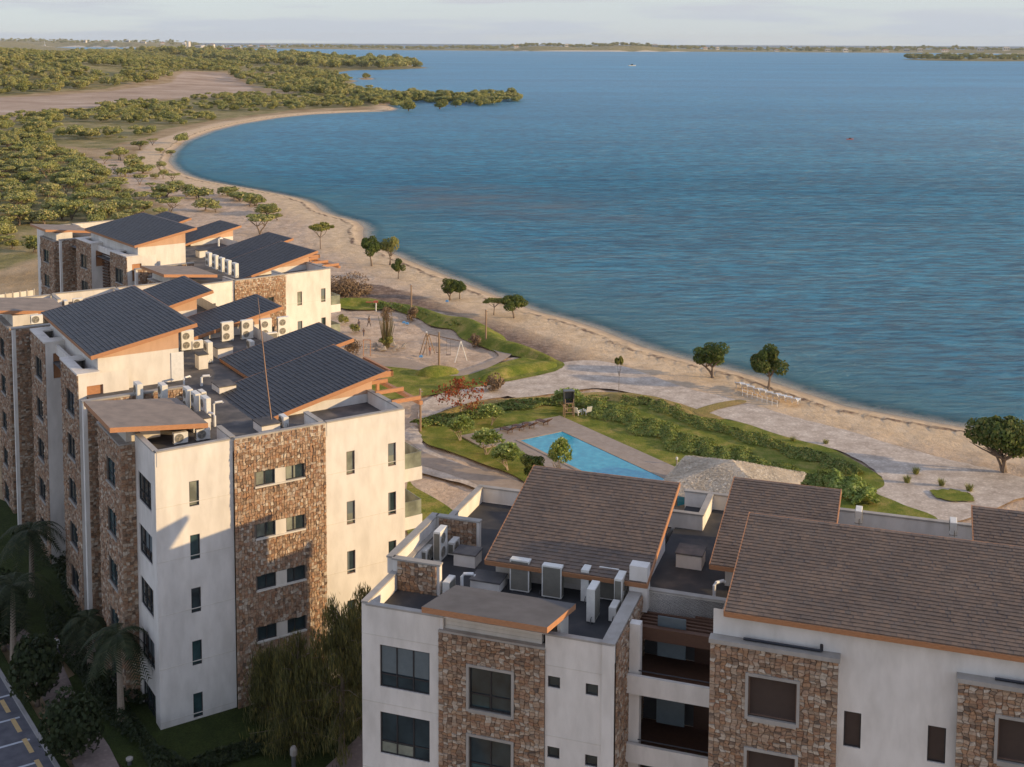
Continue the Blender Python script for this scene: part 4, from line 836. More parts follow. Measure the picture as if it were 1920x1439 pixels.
def trunk_mesh(seed, h, r0, limbs=5, spread=.6, mat_=None, multi=1):
    r = random.Random(seed); g = MB()
    for m in range(multi):
        bx, by = (0, 0) if multi == 1 else (r.uniform(-.08, .08), r.uniform(-.08, .08)); lean = (r.uniform(-.12, .12), r.uniform(-.12, .12)) if multi == 1 else (r.uniform(-.35, .35), r.uniform(-.35, .35))
        top = (bx+lean[0]*h, by+lean[1]*h, h*.6); g.tube([(bx, by, -.06), (bx+lean[0]*h*.4, by+lean[1]*h*.4, h*.3), top], [r0, r0*.75, r0*.55], 6)
        for k in range(limbs):
            a = 2*PI*k/limbs+r.uniform(-.4, .4); e = (top[0]+math.cos(a)*spread*r.uniform(.6, 1), top[1]+math.sin(a)*spread*r.uniform(.6, 1), h*r.uniform(.95, 1.3)); md = tuple((p+q)/2+r.uniform(-.05, .05) for p, q in zip(top, e))
            g.tube([top, md, e], [r0*.5, r0*.35, r0*.12], 4)
    return g.mesh('trunk', mat_ or BARK)
def crown(name, seed, m, n=1500, lobes=12, rx=.78, rz=.5, zc=1.0, lobe_r=.38, size=.10, flat=.3, elong=1.3):
    P, u, hue = crown_pts(seed, n, lobes, rx, rz, zc, lobe_r, flat); return leaves('crown', P, size, m, u, elong, seed, rnd=hue)
# unit trees: crown about 1 m in radius, scaled per tree
KIND = {}
def kind(k, crowns, trunks): KIND[k] = (crowns, trunks)
kind('round', [crown('c', s, LEAF_ROUND, 5200, l_, .78, .62, 1.02, .30, .075, .2) for s, l_ in ((1, 13), (2, 16), (3, 12), (4, 18), (5, 15))], [trunk_mesh(s, .75, .07, 6, .5, multi=m_) for s, m_ in ((1, 1), (2, 2), (3, 1), (4, 2), (5, 1))])
kind('acacia', [crown('c', s, LEAF_ACACIA, 1500, 16, .85, .26, 1.0, .30, .11, .8) for s in (11, 12, 13, 14)], [trunk_mesh(s, .8, .05, 5, .6, multi=2) for s in (11, 12, 13, 14)])
kind('mound', [crown('c', s, LEAF_ACACIA, 1500, 14, .75, .45, .62, .40, .12, .3) for s in (21, 22, 23)]+[crown('c', s, LEAF_MANG, 1500, 14, .75, .5, .6, .40, .12, .3) for s in (24, 25)], [trunk_mesh(s, .5, .06, 5, .5, multi=2) for s in (21, 22)])
kind('fringe', [crown('c', s, m, 1900, 12, .68, .45, 1.0, .36, .10, .4) for s, m in ((31, LEAF_MANG), (32, LEAF_MANG), (33, LEAF_ACACIA))], [trunk_mesh(s, .75, .05, 5, .5, multi=2) for s in (31, 32)])
kind('spread', [crown('c', 45, LEAF_ROUND, 9000, 16, .78, .5, .92, .40, .075, .5)], [trunk_mesh(45, .62, .06, 7, .7, multi=3)])
kind('yellow', [crown('c', 41, LEAF_YELLOW, 1200, 10, .85, .2, 1.0, .26, .10, .9)], [trunk_mesh(41, .85, .04, 6, .6)])
def rosettes(seed, n, k, rx, rz, zc, size, m):
    r = np.random.default_rng(seed); c = r.normal(size=(n, 3)); c /= np.linalg.norm(c, axis=1, keepdims=True); c[:, 2] = np.abs(c[:, 2])*1.0-.25; c *= r.uniform(.55, 1, (n, 1)); c = c*[rx, rx, rz]+[0, 0, zc]
    P = []; Nn = []
    for q in c:
        a = r.uniform(0, 2*PI, k); e = r.uniform(.1, .9, k); d = np.stack([np.cos(a)*np.cos(e), np.sin(a)*np.cos(e), np.sin(e)], 1); P.append(q+d*size*.5); Nn.append(d)
    P = np.concatenate(P); D = np.concatenate(Nn); nn = len(P); s = size*r.uniform(.7, 1.2, (nn, 1)); side = np.cross(D, [0, 0, 1.]); side /= np.linalg.norm(side, axis=1, keepdims=True)+1e-9; side += r.normal(size=(nn, 3))*.15
    v = np.stack([P-D*s*.5, P+side*s*.23, P+D*s*.5-[0, 0, .1*size], P-side*s*.23], 1).reshape(-1, 3)
    me = bpy.data.meshes.new('crown'); me.from_pydata(v.tolist(), [], [(4*i, 4*i+1, 4*i+2, 4*i+3) for i in range(nn)]); me.materials.append(m)
    at = me.attributes.new('rnd', 'FLOAT', 'FACE'); at.data.foreach_set('value', r.random(nn).astype(np.float32)); return me
kind('frangipani', [rosettes(s, 190, 9, .95, .85, 1.15, .26, LEAF_BRIGHT) for s in (51, 52, 53)], [trunk_mesh(s, .9, .045, 5, .55, BARKPALE, 3) for s in (51, 52, 53)])
def redcrown():
    r = np.random.default_rng(5); P = []
    for k in range(34):
        z = r.uniform(.5, 1.5); a = r.uniform(0, 2*PI); rr = r.uniform(.2, 1.15)*(1.25-.4*abs(z-.8)); c = np.array([math.cos(a)*rr, math.sin(a)*rr, z]); P.append(c+r.normal(size=(26, 3))*[.17, .17, .05])
    return leaves('crown', np.concatenate(P), .095, LEAF_RED, None, 1.3, 6)
kind('red', [redcrown()], [trunk_mesh(61, 1.1, .04, 8, .9, BARKPALE)])
def place(k, x, y, h, wd, label, name='tree', cat='tree', z=0., i=None, group=None, at=None):
    P = on(x, y, z) if at is None else at; cs, ts = KIND[k]; j = random.randrange(99) if i is None else i
    t = thing(name, label, cat, (P[0], P[1], P[2]-.1), random.uniform(0, 6.28), group, scale=(wd, wd, h)); obj('trunk', ts[j % len(ts)], t); obj('crown', cs[j % len(cs)], t); return t
# trees along the beach, from far to near
bt_ = [('round', 697, 497, 3.4, 2.7, 'dark round tree, left one of the touching pair on the beach behind the far building'),
       ('fringe', 731, 495, 3.4, 2.1, 'thinner tree, right one of the touching pair on the beach behind the far building'),
       ('round', 747, 521, 2.0, 1.6, 'small ball-shaped tree alone on the sand below the touching pair'),
       ('round', 843, 560, 2.0, 2.0, 'dark clipped beach tree with blue chair under it'),
       ('round', 862, 559, 2.1, 2.0, 'dark beach tree merging with the one over the blue chair'),
       ('round', 964, 594, 2.1, 2.6, 'dark ball-shaped tree at the edge of the sand right of the low pale shrub'),
       ('round', 1333, 705, 2.5, 2.9, 'wide leaning beach tree left of the row of white loungers'),
       ('round', 1441, 729, 3.1, 2.8, 'dense beach tree standing over the row of white loungers'),
       ('spread', 1884, 886, 4.1, 3.7, 'big spreading tree at the right edge of the picture'),
       ('yellow', 926, 588, 2.0, 2.3, 'low pale green flat shrub-tree on the beach between two dark round trees'),
       ('yellow', 601, 466, 4.2, 3.4, 'small yellow-green umbrella tree alone on the sand near the far building'),
       ('frangipani', 864, 826, 1.4, 1.45, 'leafy frangipani below the red tree'), ('frangipani', 920, 797, 1.25, 1.45, 'frangipani behind the pool corner, rightmost of the upper pair'),
       ('frangipani', 914, 853, 1.45, 1.6, 'frangipani with pale trunks left of the pool, middle of its row'), ('frangipani', 953, 881, 1.4, 1.6, 'frangipani nearest the pool corner and the brown roof'),
       ('frangipani', 1065, 772, 1.45, 1.85, 'wide bright-leaved tree behind the wooden lookout stand'),
       ('round', 998, 903, 1.6, 1.5, 'dark leafy tree half hidden by the left brown roof'), ('frangipani', 1050, 905, 2.3, 1.15, 'glossy tree rising in front of the pool over the brown roof'),
       ('red', 864, 778, 2.5, 2.2, 'red-leaved almond tree with bare spots by the gravel'),
       ('yellow', 1160, 735, 3.7, .75, 'thin sapling with sparse crown on the gravel beside the berm')]
for i, (k, x, y, h, wd, lb) in enumerate(bt_): place(k, x, y, h, wd, lb, i=i, name='beach_tree' if i < 11 else 'garden_tree')
# hedges and ground cover
def leafband(name, label, cat, pts, wd, h, m, n, size=.22, seed=1, mbend=.35):
    c = [on(x, y, 0) for x, y in spline(pts, 6, False)]; r = np.random.default_rng(seed); C0 = np.array(c); D = np.gradient(C0, axis=0); D /= np.linalg.norm(D, axis=1, keepdims=True); Q = np.stack([-D[:, 1], D[:, 0], 0*D[:, 0]], 1)
    k = r.integers(0, len(c)-1, n); t = r.random(n)[:, None]; base = C0[k]*(1-t)+C0[k+1]*t; a = r.uniform(-1, 1, n); w_ = wd*(1+mbend*np.sin(k*.6+seed))
    z = h*np.sqrt(1-a*a*.85)*(.72+.28*np.sin(k*1.3+a*5)+.25*r.random(n)-.1)
    P = base+Q[k]*(a*w_)[:, None]; P[:, 2] = z; nn = Q[k]*(a*.6)[:, None]+[0, 0, .8]
    me = leaves(name, P-np.array([*C0.mean(0)[:2], 0]), size, m, nn, 1.3, seed, rnd=(r.random(n)*.6+.4*((np.sin(k*2.1)+1)/2)))
    t = thing(name, label, cat, (*C0.mean(0)[:2], 0), data=me); return t
leafband('hedge', 'upper wavy hedge across the lawn, nearer the beach', 'hedge', [(1165, 752), (1215, 756), (1246, 766), (1287, 787), (1340, 802), (1392, 818), (1444, 834), (1496, 852), (1544, 863), (1575, 880), (1612, 893)], 1.35, .55, LEAF_HEDGE, 14000, .14, 1)
leafband('hedge', 'lower broad wavy hedge across the lawn, next to the pool', 'hedge', [(1098, 752), (1121, 766), (1162, 781), (1204, 798), (1246, 814), (1287, 832), (1329, 849), (1371, 858), (1412, 873), (1465, 893), (1530, 905), (1590, 905)], 2.2, .6, LEAF_HEDGE, 24000, .15, 2)
leafband('hedge', 'hedge behind the frangipani trees left of the pool', 'hedge', [(782, 800), (812, 793), (854, 787), (895, 779), (937, 768), (979, 761), (1030, 757), (1080, 755)], 1.3, .6, LEAF_HEDGE, 11000, .15, 3)
leafband('shrub_row', 'dark low shrubs edging the playground sand by the light post', 'shrub', [(700, 575), (745, 580), (790, 592), (830, 606), (872, 620)], .8, .8, LEAF_HEDGE, 3500, .2, 4)
leafband('shrub_row', 'glossy shrubs against the roof parapet at the lawn end', 'shrub', [(1560, 905), (1600, 925), (1625, 950)], 1.6, 1.1, LEAF_BRIGHT, 3000, .25, 5)
leafband('hedge', 'dark hedge in shade along the pavement at the bottom left', 'hedge', [(100, 1150), (140, 1235), (190, 1310), (250, 1380), (330, 1460), (420, 1520)], .7, .9, LEAF_SHADE, 6000, .16, 6)
leafband('hedge', 'dark hedge in shade between the two buildings at the bottom', 'hedge', [(330, 1470), (420, 1432), (520, 1400), (640, 1360)], .6, .9, LEAF_SHADE, 4000, .16, 7)
leafband('hedge', 'dark planting bed at the foot of the stone columns', 'hedge', [(60, 1000), (130, 1080), (190, 1160), (240, 1250), (262, 1330)], 1.3, .9, LEAF_SHADE, 6000, .2, 8)

# ------------------------------------------------------------------ casuarinas, palms, shrubs in the shaded garden
def casuarina(seed, h, r0):
    r = np.random.default_rng(seed); P = []; g = MB(); g.tube([(0, 0, -.1), (.1, .05, h*.5), (.05, .1, h*.97)], [.22, .13, .03], 6)
    for k in range(70):
        z = h*r.uniform(.12, .97); a = r.uniform(0, 2*PI); L = r0*(1.1-.75*(z/h))*r.uniform(.6, 1.15); e = np.array([math.cos(a)*L, math.sin(a)*L, z+r.uniform(.1, .9)]); b = np.array([0, 0, z-.3])
        g.tube([tuple(b), tuple((b+e)/2+[0, 0, .2]), tuple(e)], [.04, .025, .01], 3)
        m = 190; t = r.uniform(.25, 1.05, (m, 1)); q = b*(1-t)+e*t; q += r.normal(size=(m, 3))*[.22, .22, .2]; q[:, 2] -= r.uniform(0, .7, m); P.append(q)
    P = np.concatenate(P); me = leaves('crown', P, .05, LEAF_CAS, None, 9.0, seed, droop=(0.05, 0.02, -1)); return g.mesh('trunk', BARK), me
for (x, y, h, r0, sd, lb) in ((560, 1400, 5.8, 2.6, 1, 'shorter feathery casuarina in shade in front of the stone tower'), (640, 1415, 8.6, 3.0, 2, 'tall feathery casuarina catching light between the two near buildings'), (690, 1330, 7.6, 2.6, 3, 'casuarina half hidden behind the corner of the brown-roofed building'), (505, 1345, 4.0, 1.6, 4, 'small feathery casuarina against the foot of the stone tower')):
    tm_, cm_ = casuarina(sd, h, r0); t = thing('casuarina_tree', lb, 'tree', on(x, y, 0)); obj('trunk', tm_, t); obj('crown', cm_, t)
def palm(seed, h, n=22, L=2.6):
    r = random.Random(seed); g = MB(); g.tube([(0, 0, -.1), (.05, 0, h*.5), (.12, .05, h)], [.24, .17, .15], 8); cr_ = MB()
    for k in range(n):
        a = 2*PI*k/n+r.uniform(-.15, .15); up = r.uniform(-.5, 1.1); pts = []
        for i in range(9):
            t = i/8; pts.append(Vector((.12+math.cos(a)*L*t*(1-.12*t), .05+math.sin(a)*L*t*(1-.12*t), h+up*L*.6*t-1.5*t*t*L*.6)))
        for i in range(8):
            p, q = pts[i], pts[i+1]; d = (q-p).normalized(); sd = d.cross(Vector((0, 0, 1))).normalized()
            for s_ in (-1, 1):
                for u in (0, .34, .67):
                    b = p.lerp(q, u); l = .62*(1-.55*abs(i/8-.4)*1.6); tip = b+sd*s_*l+d*.25+Vector((0, 0, -.28*l)); cr_.face([b, b+d*.11, tip], 0, r.random())
    return g.mesh('trunk', BARKPALE), cr_.mesh('crown', LEAF_PALM)
for i, (x, y, h, L, lb) in enumerate(((25, 1235, 5.0, 3.0, 'palm at the left edge beside the stone columns'), (60, 1120, 5.0, 2.8, 'palm farther back by the tall building at the left edge'), (170, 1262, 3.6, 1.9, 'short palm left of the pale-trunked one by the wall'), (228, 1352, 5.4, 2.3, 'palm with thick pale trunk at the corner of the tall building'))):
    a, b = palm(i, h, L=L); t = thing('palm_tree', lb, 'palm', on(x, y, 0), i); obj('trunk', a, t); obj('crown', b, t)
kind('bush', [crown('c', 71, LEAF_SHADE, 3500, 14, .6, .6, .75, .42, .10, .2), crown('c', 72, LEAF_SHADE, 3500, 14, .6, .6, .75, .42, .10, .2)], [trunk_mesh(71, .4, .08, 5, .4)])
for x, y, h, wd, lb in ((70, 1318, 3.1, 2.3, 'dark round bush beside the pavement above the parking bays'), (140, 1425, 2.8, 2.1, 'dark round bush nearest the bottom edge by the pavement'), (8, 1215, 2.8, 1.9, 'dark bush cut by the left edge beside the pavement'), (5, 1160, 2.4, 2.2, 'bush at the left edge below the palms')): place('bush', x, y, h, wd, lb, 'garden_bush', 'bush')

# small plants on gravel
def tuft(seed, n, h, m, w_=.25, lean=.6):
    r = random.Random(seed); g = MB()
    for k in range(n):
        a = r.uniform(0, 2*PI); l = r.uniform(.3, 1)*lean; b = Vector((math.cos(a)*w_*r.random(), math.sin(a)*w_*r.random(), 0)); e = b+Vector((math.cos(a)*l*h, math.sin(a)*l*h, h*r.uniform(.6, 1))); s_ = Vector((-math.sin(a), math.cos(a), 0))*.035*h; md = (b+e)/2+Vector((0, 0, .12*h))
        g.face([b-s_, b+s_, md+s_*.8], 0, r.random()); g.face([b-s_, md+s_*.8, md-s_*.8], 0, r.random()); g.face([md-s_*.8, md+s_*.8, e], 0, r.random())
    return g
for i, (x, y, lb) in enumerate(((1548, 832, 'small agave on the gravel nearest the wavy hedge'), (1717, 889, 'spiky agave, upper one of the touching pair on the gravel'), (1701, 905, 'spiky agave, lower one of the touching pair on the gravel'), (1765, 911, 'agave at the left end of the small grass patch'), (1817, 921, 'agave at the right end of the small grass patch'), (1487, 827, 'tiny agave at the tip of the gravel by the lawn'))):
    thing('agave', lb, 'plant', on(x, y, .0), data=tuft(i, 90, .75 if i not in (0, 5) else .5, LEAF_ROUND).mesh('agave', LEAF_MANG))
sheet('grass_patch', [(1745, 920), (1790, 918), (1824, 928), (1822, 940), (1780, 938), (1752, 930)], .03, GRASS, rag=.2)
t = thing('desert_plant', 'tall pale columnar desert plant in a stone ring on the playground sand', 'plant', on(725, 650, 0))
g = MB(); r_ = random.Random(3)
for k in range(46):
    a = r_.uniform(0, 2*PI); l = r_.uniform(.1, 1.1); hh = r_.uniform(2.0, 5.2); b = (math.cos(a)*.35, math.sin(a)*.35, -.1); g.tube([b, (math.cos(a)*l*.8, math.sin(a)*l*.8, hh*.55), (math.cos(a)*l*1.15, math.sin(a)*l*1.15, hh)], [.07, .055, .03], 4, 0, r_.random())
obj('stalks', g.mesh('stalks', leafmat('desert_stalks', [(0, (.12, .13, .05)), (.5, (.24, .20, .09)), (1, (.38, .26, .14))])), t)
P, u, hue = crown_pts(88, 1400, 14, 1.0, .5, .9, .45); obj('leaves', leaves('leaves', P, .16, LEAF_MANG, u, 2.0, 3), t)
P, u, hue = crown_pts(89, 900, 14, .9, 1.1, 4.4, .5); obj('twigs', leaves('twigs', P, .07, LEAF_DRY, u, 4.0, 3), t)
for k in range(11):
    a = 2*PI*k/11; g = MB(); rr = 1.7+.5*math.sin(k*2.3); c = (math.cos(a)*rr*1.3, math.sin(a)*rr, 0); q = .28+.12*math.sin(k*4.1)
    g.hull8([(c[0]-q, c[1]-q, -.05), (c[0]+q, c[1]-q*.8, -.05), (c[0]+q*.9, c[1]+q, -.05), (c[0]-q*.8, c[1]+q, -.05)], [(c[0]-q*.6, c[1]-q*.5, q), (c[0]+q*.5, c[1]-q*.6, q*1.2), (c[0]+q*.5, c[1]+q*.6, q), (c[0]-q*.6, c[1]+q*.5, q*.8)], 0, k/11)
    obj('ring_stone', g.mesh('ring_stone', CONC), t)
for i, (x, y, h, lb) in enumerate(((888, 700-52, 1.3, 'dry leafless shrub on the berm beside the right wooden pole'), (772, 600, 1.4, 'dry reddish shrub by the left wooden pole of the playground'), (930, 733, 1.6, 'reddish dry shrub on the gravel right of the red tree'), (665, 622, 1.0, 'greenish sapling at the left of the playground behind the roof'), (645, 606, 1.1, 'leafy shrub next to the white end wall by the playground'), (663, 665, 1.5, 'dry bush just beyond the upper roof corner'))):
    P, u, hue = crown_pts(90+i, 900, 9, .7, .6, .6, .4); me = leaves('shrub', P*h, .09*h, LEAF_DRY if i not in (3, 4) else LEAF_MANG, u, 2.5, i); thing('dry_shrub' if i not in (3, 4) else 'shrub', lb, 'shrub', on(x, y, 0), data=me)
P, u, hue = crown_pts(97, 5200, 16, .8, .4, .15, .42); thing('dry_brush_heap', 'large heap of brown dry brush beside the farther white end wall', 'brush heap', on(650, 548, 0), data=leaves('brush', P*5, .16, LEAF_DRY, u, 3, 9))

# ------------------------------------------------------------------ rooftop units
def ac_meshes():
    M_ = {}
    for ty, (w_, d_, h_, fans) in {'single': (.86, .34, .66, (.34,)), 'tall': (.98, .38, 1.55, (.40, 1.12))}.items():
        b = MB(); e = .02; b.hull8([(-w_/2, -d_/2, .06), (w_/2, -d_/2, .06), (w_/2, d_/2, .06), (-w_/2, d_/2, .06)], [(-w_/2, -d_/2, .06+h_-e), (w_/2, -d_/2, .06+h_-e), (w_/2, d_/2, .06+h_-e), (-w_/2, d_/2, .06+h_-e)])
        b.hull8([(-w_/2, -d_/2, .06+h_-e), (w_/2, -d_/2, .06+h_-e), (w_/2, d_/2, .06+h_-e), (-w_/2, d_/2, .06+h_-e)], [(-w_/2+e, -d_/2+e, .06+h_), (w_/2-e, -d_/2+e, .06+h_), (w_/2-e, d_/2-e, .06+h_), (-w_/2+e, d_/2-e, .06+h_)])
        fl = []
        for z in fans:
            g = MB(); cx = -w_*.12; n = 18; z = z+.06
            for i in range(n):
                a, c = 2*PI*i/n, 2*PI*(i+1)/n; R0, R1 = .27, .24
                g.face([(cx+math.cos(a)*R0, -d_/2-.03, z+math.sin(a)*R0), (cx+math.cos(c)*R0, -d_/2-.03, z+math.sin(c)*R0), (cx+math.cos(c)*R1, -d_/2-.035, z+math.sin(c)*R1), (cx+math.cos(a)*R1, -d_/2-.035, z+math.sin(a)*R1)])
                g.face([(cx+math.cos(a)*R0, -d_/2-.03, z+math.sin(a)*R0), (cx+math.cos(c)*R0, -d_/2-.03, z+math.sin(c)*R0), (cx+math.cos(c)*R0, -d_/2, z+math.sin(c)*R0), (cx+math.cos(a)*R0, -d_/2, z+math.sin(a)*R0)])
                g.face([(cx, -d_/2-.008, z), (cx+math.cos(a)*R1, -d_/2-.008, z+math.sin(a)*R1), (cx+math.cos(c)*R1, -d_/2-.008, z+math.sin(c)*R1)], 1)
            for i in range(3):
                a = 2*PI*i/3; g.face([(cx+math.cos(a)*.05, -d_/2-.016, z+math.sin(a)*.05), (cx+math.cos(a+.2)*.22, -d_/2-.02, z+math.sin(a+.2)*.22), (cx+math.cos(a+.9)*.22, -d_/2-.014, z+math.sin(a+.9)*.22), (cx+math.cos(a+.8)*.05, -d_/2-.016, z+math.sin(a+.8)*.05)])
            g.box(cx-.05, cx+.05, -d_/2-.04, -d_/2-.024, z-.05, z+.05)
            fl.append(g.mesh('fan', [FANRING, ACGRILLE]))
        g = MB(); g.box(-w_/2+.06, w_/2-.06, d_/2, d_/2+.012, .12, h_-.02)
        for i in range(9): z = .16+(h_-.22)*i/8; g.box(-w_/2+.06, w_/2-.06, d_/2+.012, d_/2+.02, z, z+.012)
        g.box(-w_/2-.01, -w_/2, -d_/2+.05, d_/2-.03, .14, h_-.05); coil = g.mesh('coil_grille', ACGRILLE)
        g = MB(); g.box(-w_/2+.08, -w_/2+.16, -d_/2-.02, d_/2+.02, -.0, .06); g.box(w_/2-.16, w_/2-.08, -d_/2-.02, d_/2+.02, 0, .06); g.tube([(w_/2+.01, .05, .3), (w_/2+.12, .05, .25), (w_/2+.14, .05, .02)], .025, 5); feet = g.mesh('feet', ACDARK)
        M_[ty] = (b.mesh('casing', ACWHITE), fl, coil, feet)
    return M_
ACM = ac_meshes()
def ac(ty, F, px, py, zd, face, label, group=None, lift=0):
    P = on(px, py, zd+lift); ang = F.heading(face)+PI/2       # fans look along -y locally
    t = thing('air_conditioner', label, 'air conditioner', (P[0], P[1], zd+lift), ang, group)
    c, fl, coil, feet = ACM[ty]; obj('casing', c, t); [obj('fan', f, t) for f in fl]; obj('coil_grille', coil, t); obj('feet', feet, t); return t
def curb(F, px, py, zd, w_, d_, h_, label, top=DECK):
    s0, d0 = F.inv(on(px, py, zd)); P = F.world(s0, d0, zd); t = thing('roof_hatch', label, 'roof hatch', P, F.yaw)
    g = MB(); W_, D_ = (d_, w_) if F.mirror else (w_, d_); g.box(-W_/2, W_/2, -D_/2, D_/2, 0, h_); obj('curb', g.mesh('curb', WHITE), t)
    g = MB(); g.box(-W_/2-.05, W_/2+.05, -D_/2-.05, D_/2+.05, h_, h_+.07); obj('lid', g.mesh('lid', top), t); return t
def elbow(px, py, zd, h, r, label, ang=0.):
    P = on(px, py, zd); g = MB(); c, s_ = math.cos(ang), math.sin(ang); g.tube([(0, 0, 0), (0, 0, h*.85), (c*.1, s_*.1, h), (c*.55, s_*.55, h), (c*.62, s_*.62, h-.08)], r, 8); return thing('vent_pipe', label, 'vent pipe', P, data=g.mesh('vent_pipe', PVC))
GA = 'air conditioners on the brown-tiled building'; GB = 'air conditioners on the tall left building'
for ty, x, y, f, lb in (('tall', 976, 1108, 'd+', 'left one of two tall units seen from behind in front of the brown roof'), ('tall', 1036, 1120, 'd+', 'right one of two tall units seen from behind in front of the brown roof'),
    ('tall', 1101, 1122, 's-', 'tall slim unit edge-on behind the foremost one beside the canopy'), ('tall', 1112, 1160, 's-', 'foremost tall slim unit standing right of the felt canopy'), ('tall', 1143, 1124, 'd+', 'tall unit with bent pipes on its back near the parapet corner'), ('tall', 1163, 1140, 's+', 'narrow tall unit seen edge-on against the right parapet'),
    ('single', 1152, 1160, 's-', 'low unit with hoses tucked under the right parapet'), ('tall', 826, 1048, 's+', 'bulky pale unit inside the stone-clad terrace enclosure, left one'), ('single', 851, 1037, 's+', 'bluish unit inside the stone-clad terrace enclosure, right one'), ('single', 800, 1052, 's+', 'low cream unit by the white wall of the terrace enclosure'), ('single', 842, 1112, 's-', 'small white unit at the left end of the felt canopy')):
    ac(ty, FA, x, y, ZA, f, lb, GA)
curb(FA, 877, 1056, ZA, 1.15, 1.0, .62, 'beige boxed hatch with dark louvre right of the stone enclosure'); curb(FA, 916, 1100, ZA, 1.5, 1.1, .45, 'low white hatch with dark lid behind the felt canopy'); curb(FA, 1295, 1058, ZA, 1.3, 1.2, .7, 'white hatch with dark lid between the two brown roofs')
elbow(797, 1035, ZA, 1.0, .07, 'white bent pipe by the sunlit wall of the terrace enclosure', 2); elbow(866, 1110, ZA, .9, .08, 'white bent pipe just left of the low white hatch', 0); elbow(1339, 1122, ZA, .75, .08, 'short white pipe on the roof deck left of the largest brown roof', .5)
for i, (x, y) in enumerate(((1610, 978), (1787, 1000))): ac('single', FA, x, y, 14.5, 's-', ('left' if i == 0 else 'right')+' one of two white units poking above the ridge of the largest roof', GA, 0.)
for ty, x, y, f, lb in (('tall', 260, 762, 'd-', 'unit with tan grille at the left end of the rubble parapet'), ('tall', 306, 764, 'd-', 'second unit with tan grille along the rubble parapet'), ('tall', 353, 772, 'd-', 'farthest of three slim tall units in a row by the canopy'), ('tall', 368, 781, 'd-', 'middle of three slim tall units in a row by the canopy'), ('tall', 386, 790, 'd-', 'nearest of three slim tall units in a row by the canopy'),
    ('single', 379, 752, 'd+', 'cream unit just behind the three slim tall units'), ('single', 338, 832, 's-', 'left fan unit on the small corner terrace above the white wall'), ('single', 380, 825, 's-', 'right fan unit on the small corner terrace above the white wall'), ('single', 532, 800, 'd-', 'blue-shaded unit behind the stone parapet next to the mast'),
    ('tall', 426, 640, 's-', 'first two-fan unit of the row below the middle roof'), ('tall', 463, 636, 's-', 'second two-fan unit of the row below the middle roof'), ('tall', 498, 634, 's-', 'third two-fan unit of the row, partly behind the mast'), ('tall', 531, 630, 's-', 'fourth two-fan unit at the right end of the row'),
    ('tall', 351, 657, 's-', 'two-fan unit half hidden by the penthouse wall'), ('tall', 391, 679, 'd-', 'slim unit seen edge-on between penthouse and low hatch'), ('single', 370, 655, 's-', 'boxy low unit behind the slim edge-on one'), ('single', 470, 655, 'd-', 'dark-grilled unit at the tip of the charcoal roof'), ('single', 510, 640, 's+', 'unit whose top shows just over the charcoal roof edge'),
    ('single', 69, 608, 's-', 'lone fan unit at the left tip of the highest charcoal roof'), ('single', 107, 579, 's-', 'left unit of the cluster inside the far terrace parapet'), ('single', 123, 578, 'd-', 'right unit of the cluster inside the far terrace parapet'), ('single', 146, 574, 's-', 'bluish unit at the far terrace parapet beside the roof')):
    ac(ty, FB, x, y, 15.8, f, lb, GB, 2.6 if x == 69 else 0)
curb(FB, 372, 803, 15.8, 1.5, 1.1, .75, 'white box hatch at the corner of the tan canopy'); curb(FB, 500, 806, 15.8, 1.5, 1.2, .5, 'hatch with dark lid at the foot of the mast'); curb(FB, 418, 668, 15.8, 1.2, 1.2, .75, 'dark-topped hatch at the left tip of the mid roof'); curb(FB, 420, 732, 15.8, 1.6, 1.2, .45, 'white-sided hatch left of the largest near charcoal roof'); curb(FB, 378, 690, 15.8, .9, .7, 1.05, 'pale free-standing service box in front of the slim unit')
elbow(378, 724, 15.8, .7, .09, 'white bent pipe in the middle of the roof deck', .3); elbow(401, 778, 15.8, .8, .08, 'white bent pipe just right of the slim tall units', .5); elbow(403, 800, 15.8, .8, .08, 'cream bent pipe by the stone parapet', 2.5); elbow(345, 722, 15.8, .5, .07, 'short white pipe beside the penthouse door', 1)
GC = 'row of white units on the farther building'
for i, (x, y) in enumerate(((392, 500), (404, 505), (416, 510), (428, 515), (441, 521))): ac('tall', FC, x, y, 14.5, 'd-', ['farthest', 'second farthest', 'middle', 'second nearest', 'nearest'][i]+' unit of the white row left of the farther big roof', GC, .3)
curb(FC, 378, 482, 14.5, 1.1, 1, .8, 'pale box on the farther roof by the dark doorway'); elbow(410, 462, 15.4, .9, .12, 'white vent on the slope of the farther big roof', 1)
# mast with stay, service door
P = on(511, 803, 15.8); t = thing('antenna_mast', 'tall thin rusty mast rising from the roof by the stone parapet', 'mast', P)
g = MB(); g.tube([(0, 0, 0), (-.35, 0, 3.2), (-.66, 0, 6.6), (-.8, .0, 8.35)], [.05, .045, .03, .012], 6); obj('pole', g.mesh('pole', RUST), t); g = MB(); g.box(-.12, .12, -.12, .12, 0, .1); obj('base_plate', g.mesh('base_plate', PVC), t)
g = MB(); wall(g, 's-', 16.86, 6.1, 7.0, 15.82, 17.9); FB.emit(g, 'door', PVC, B)

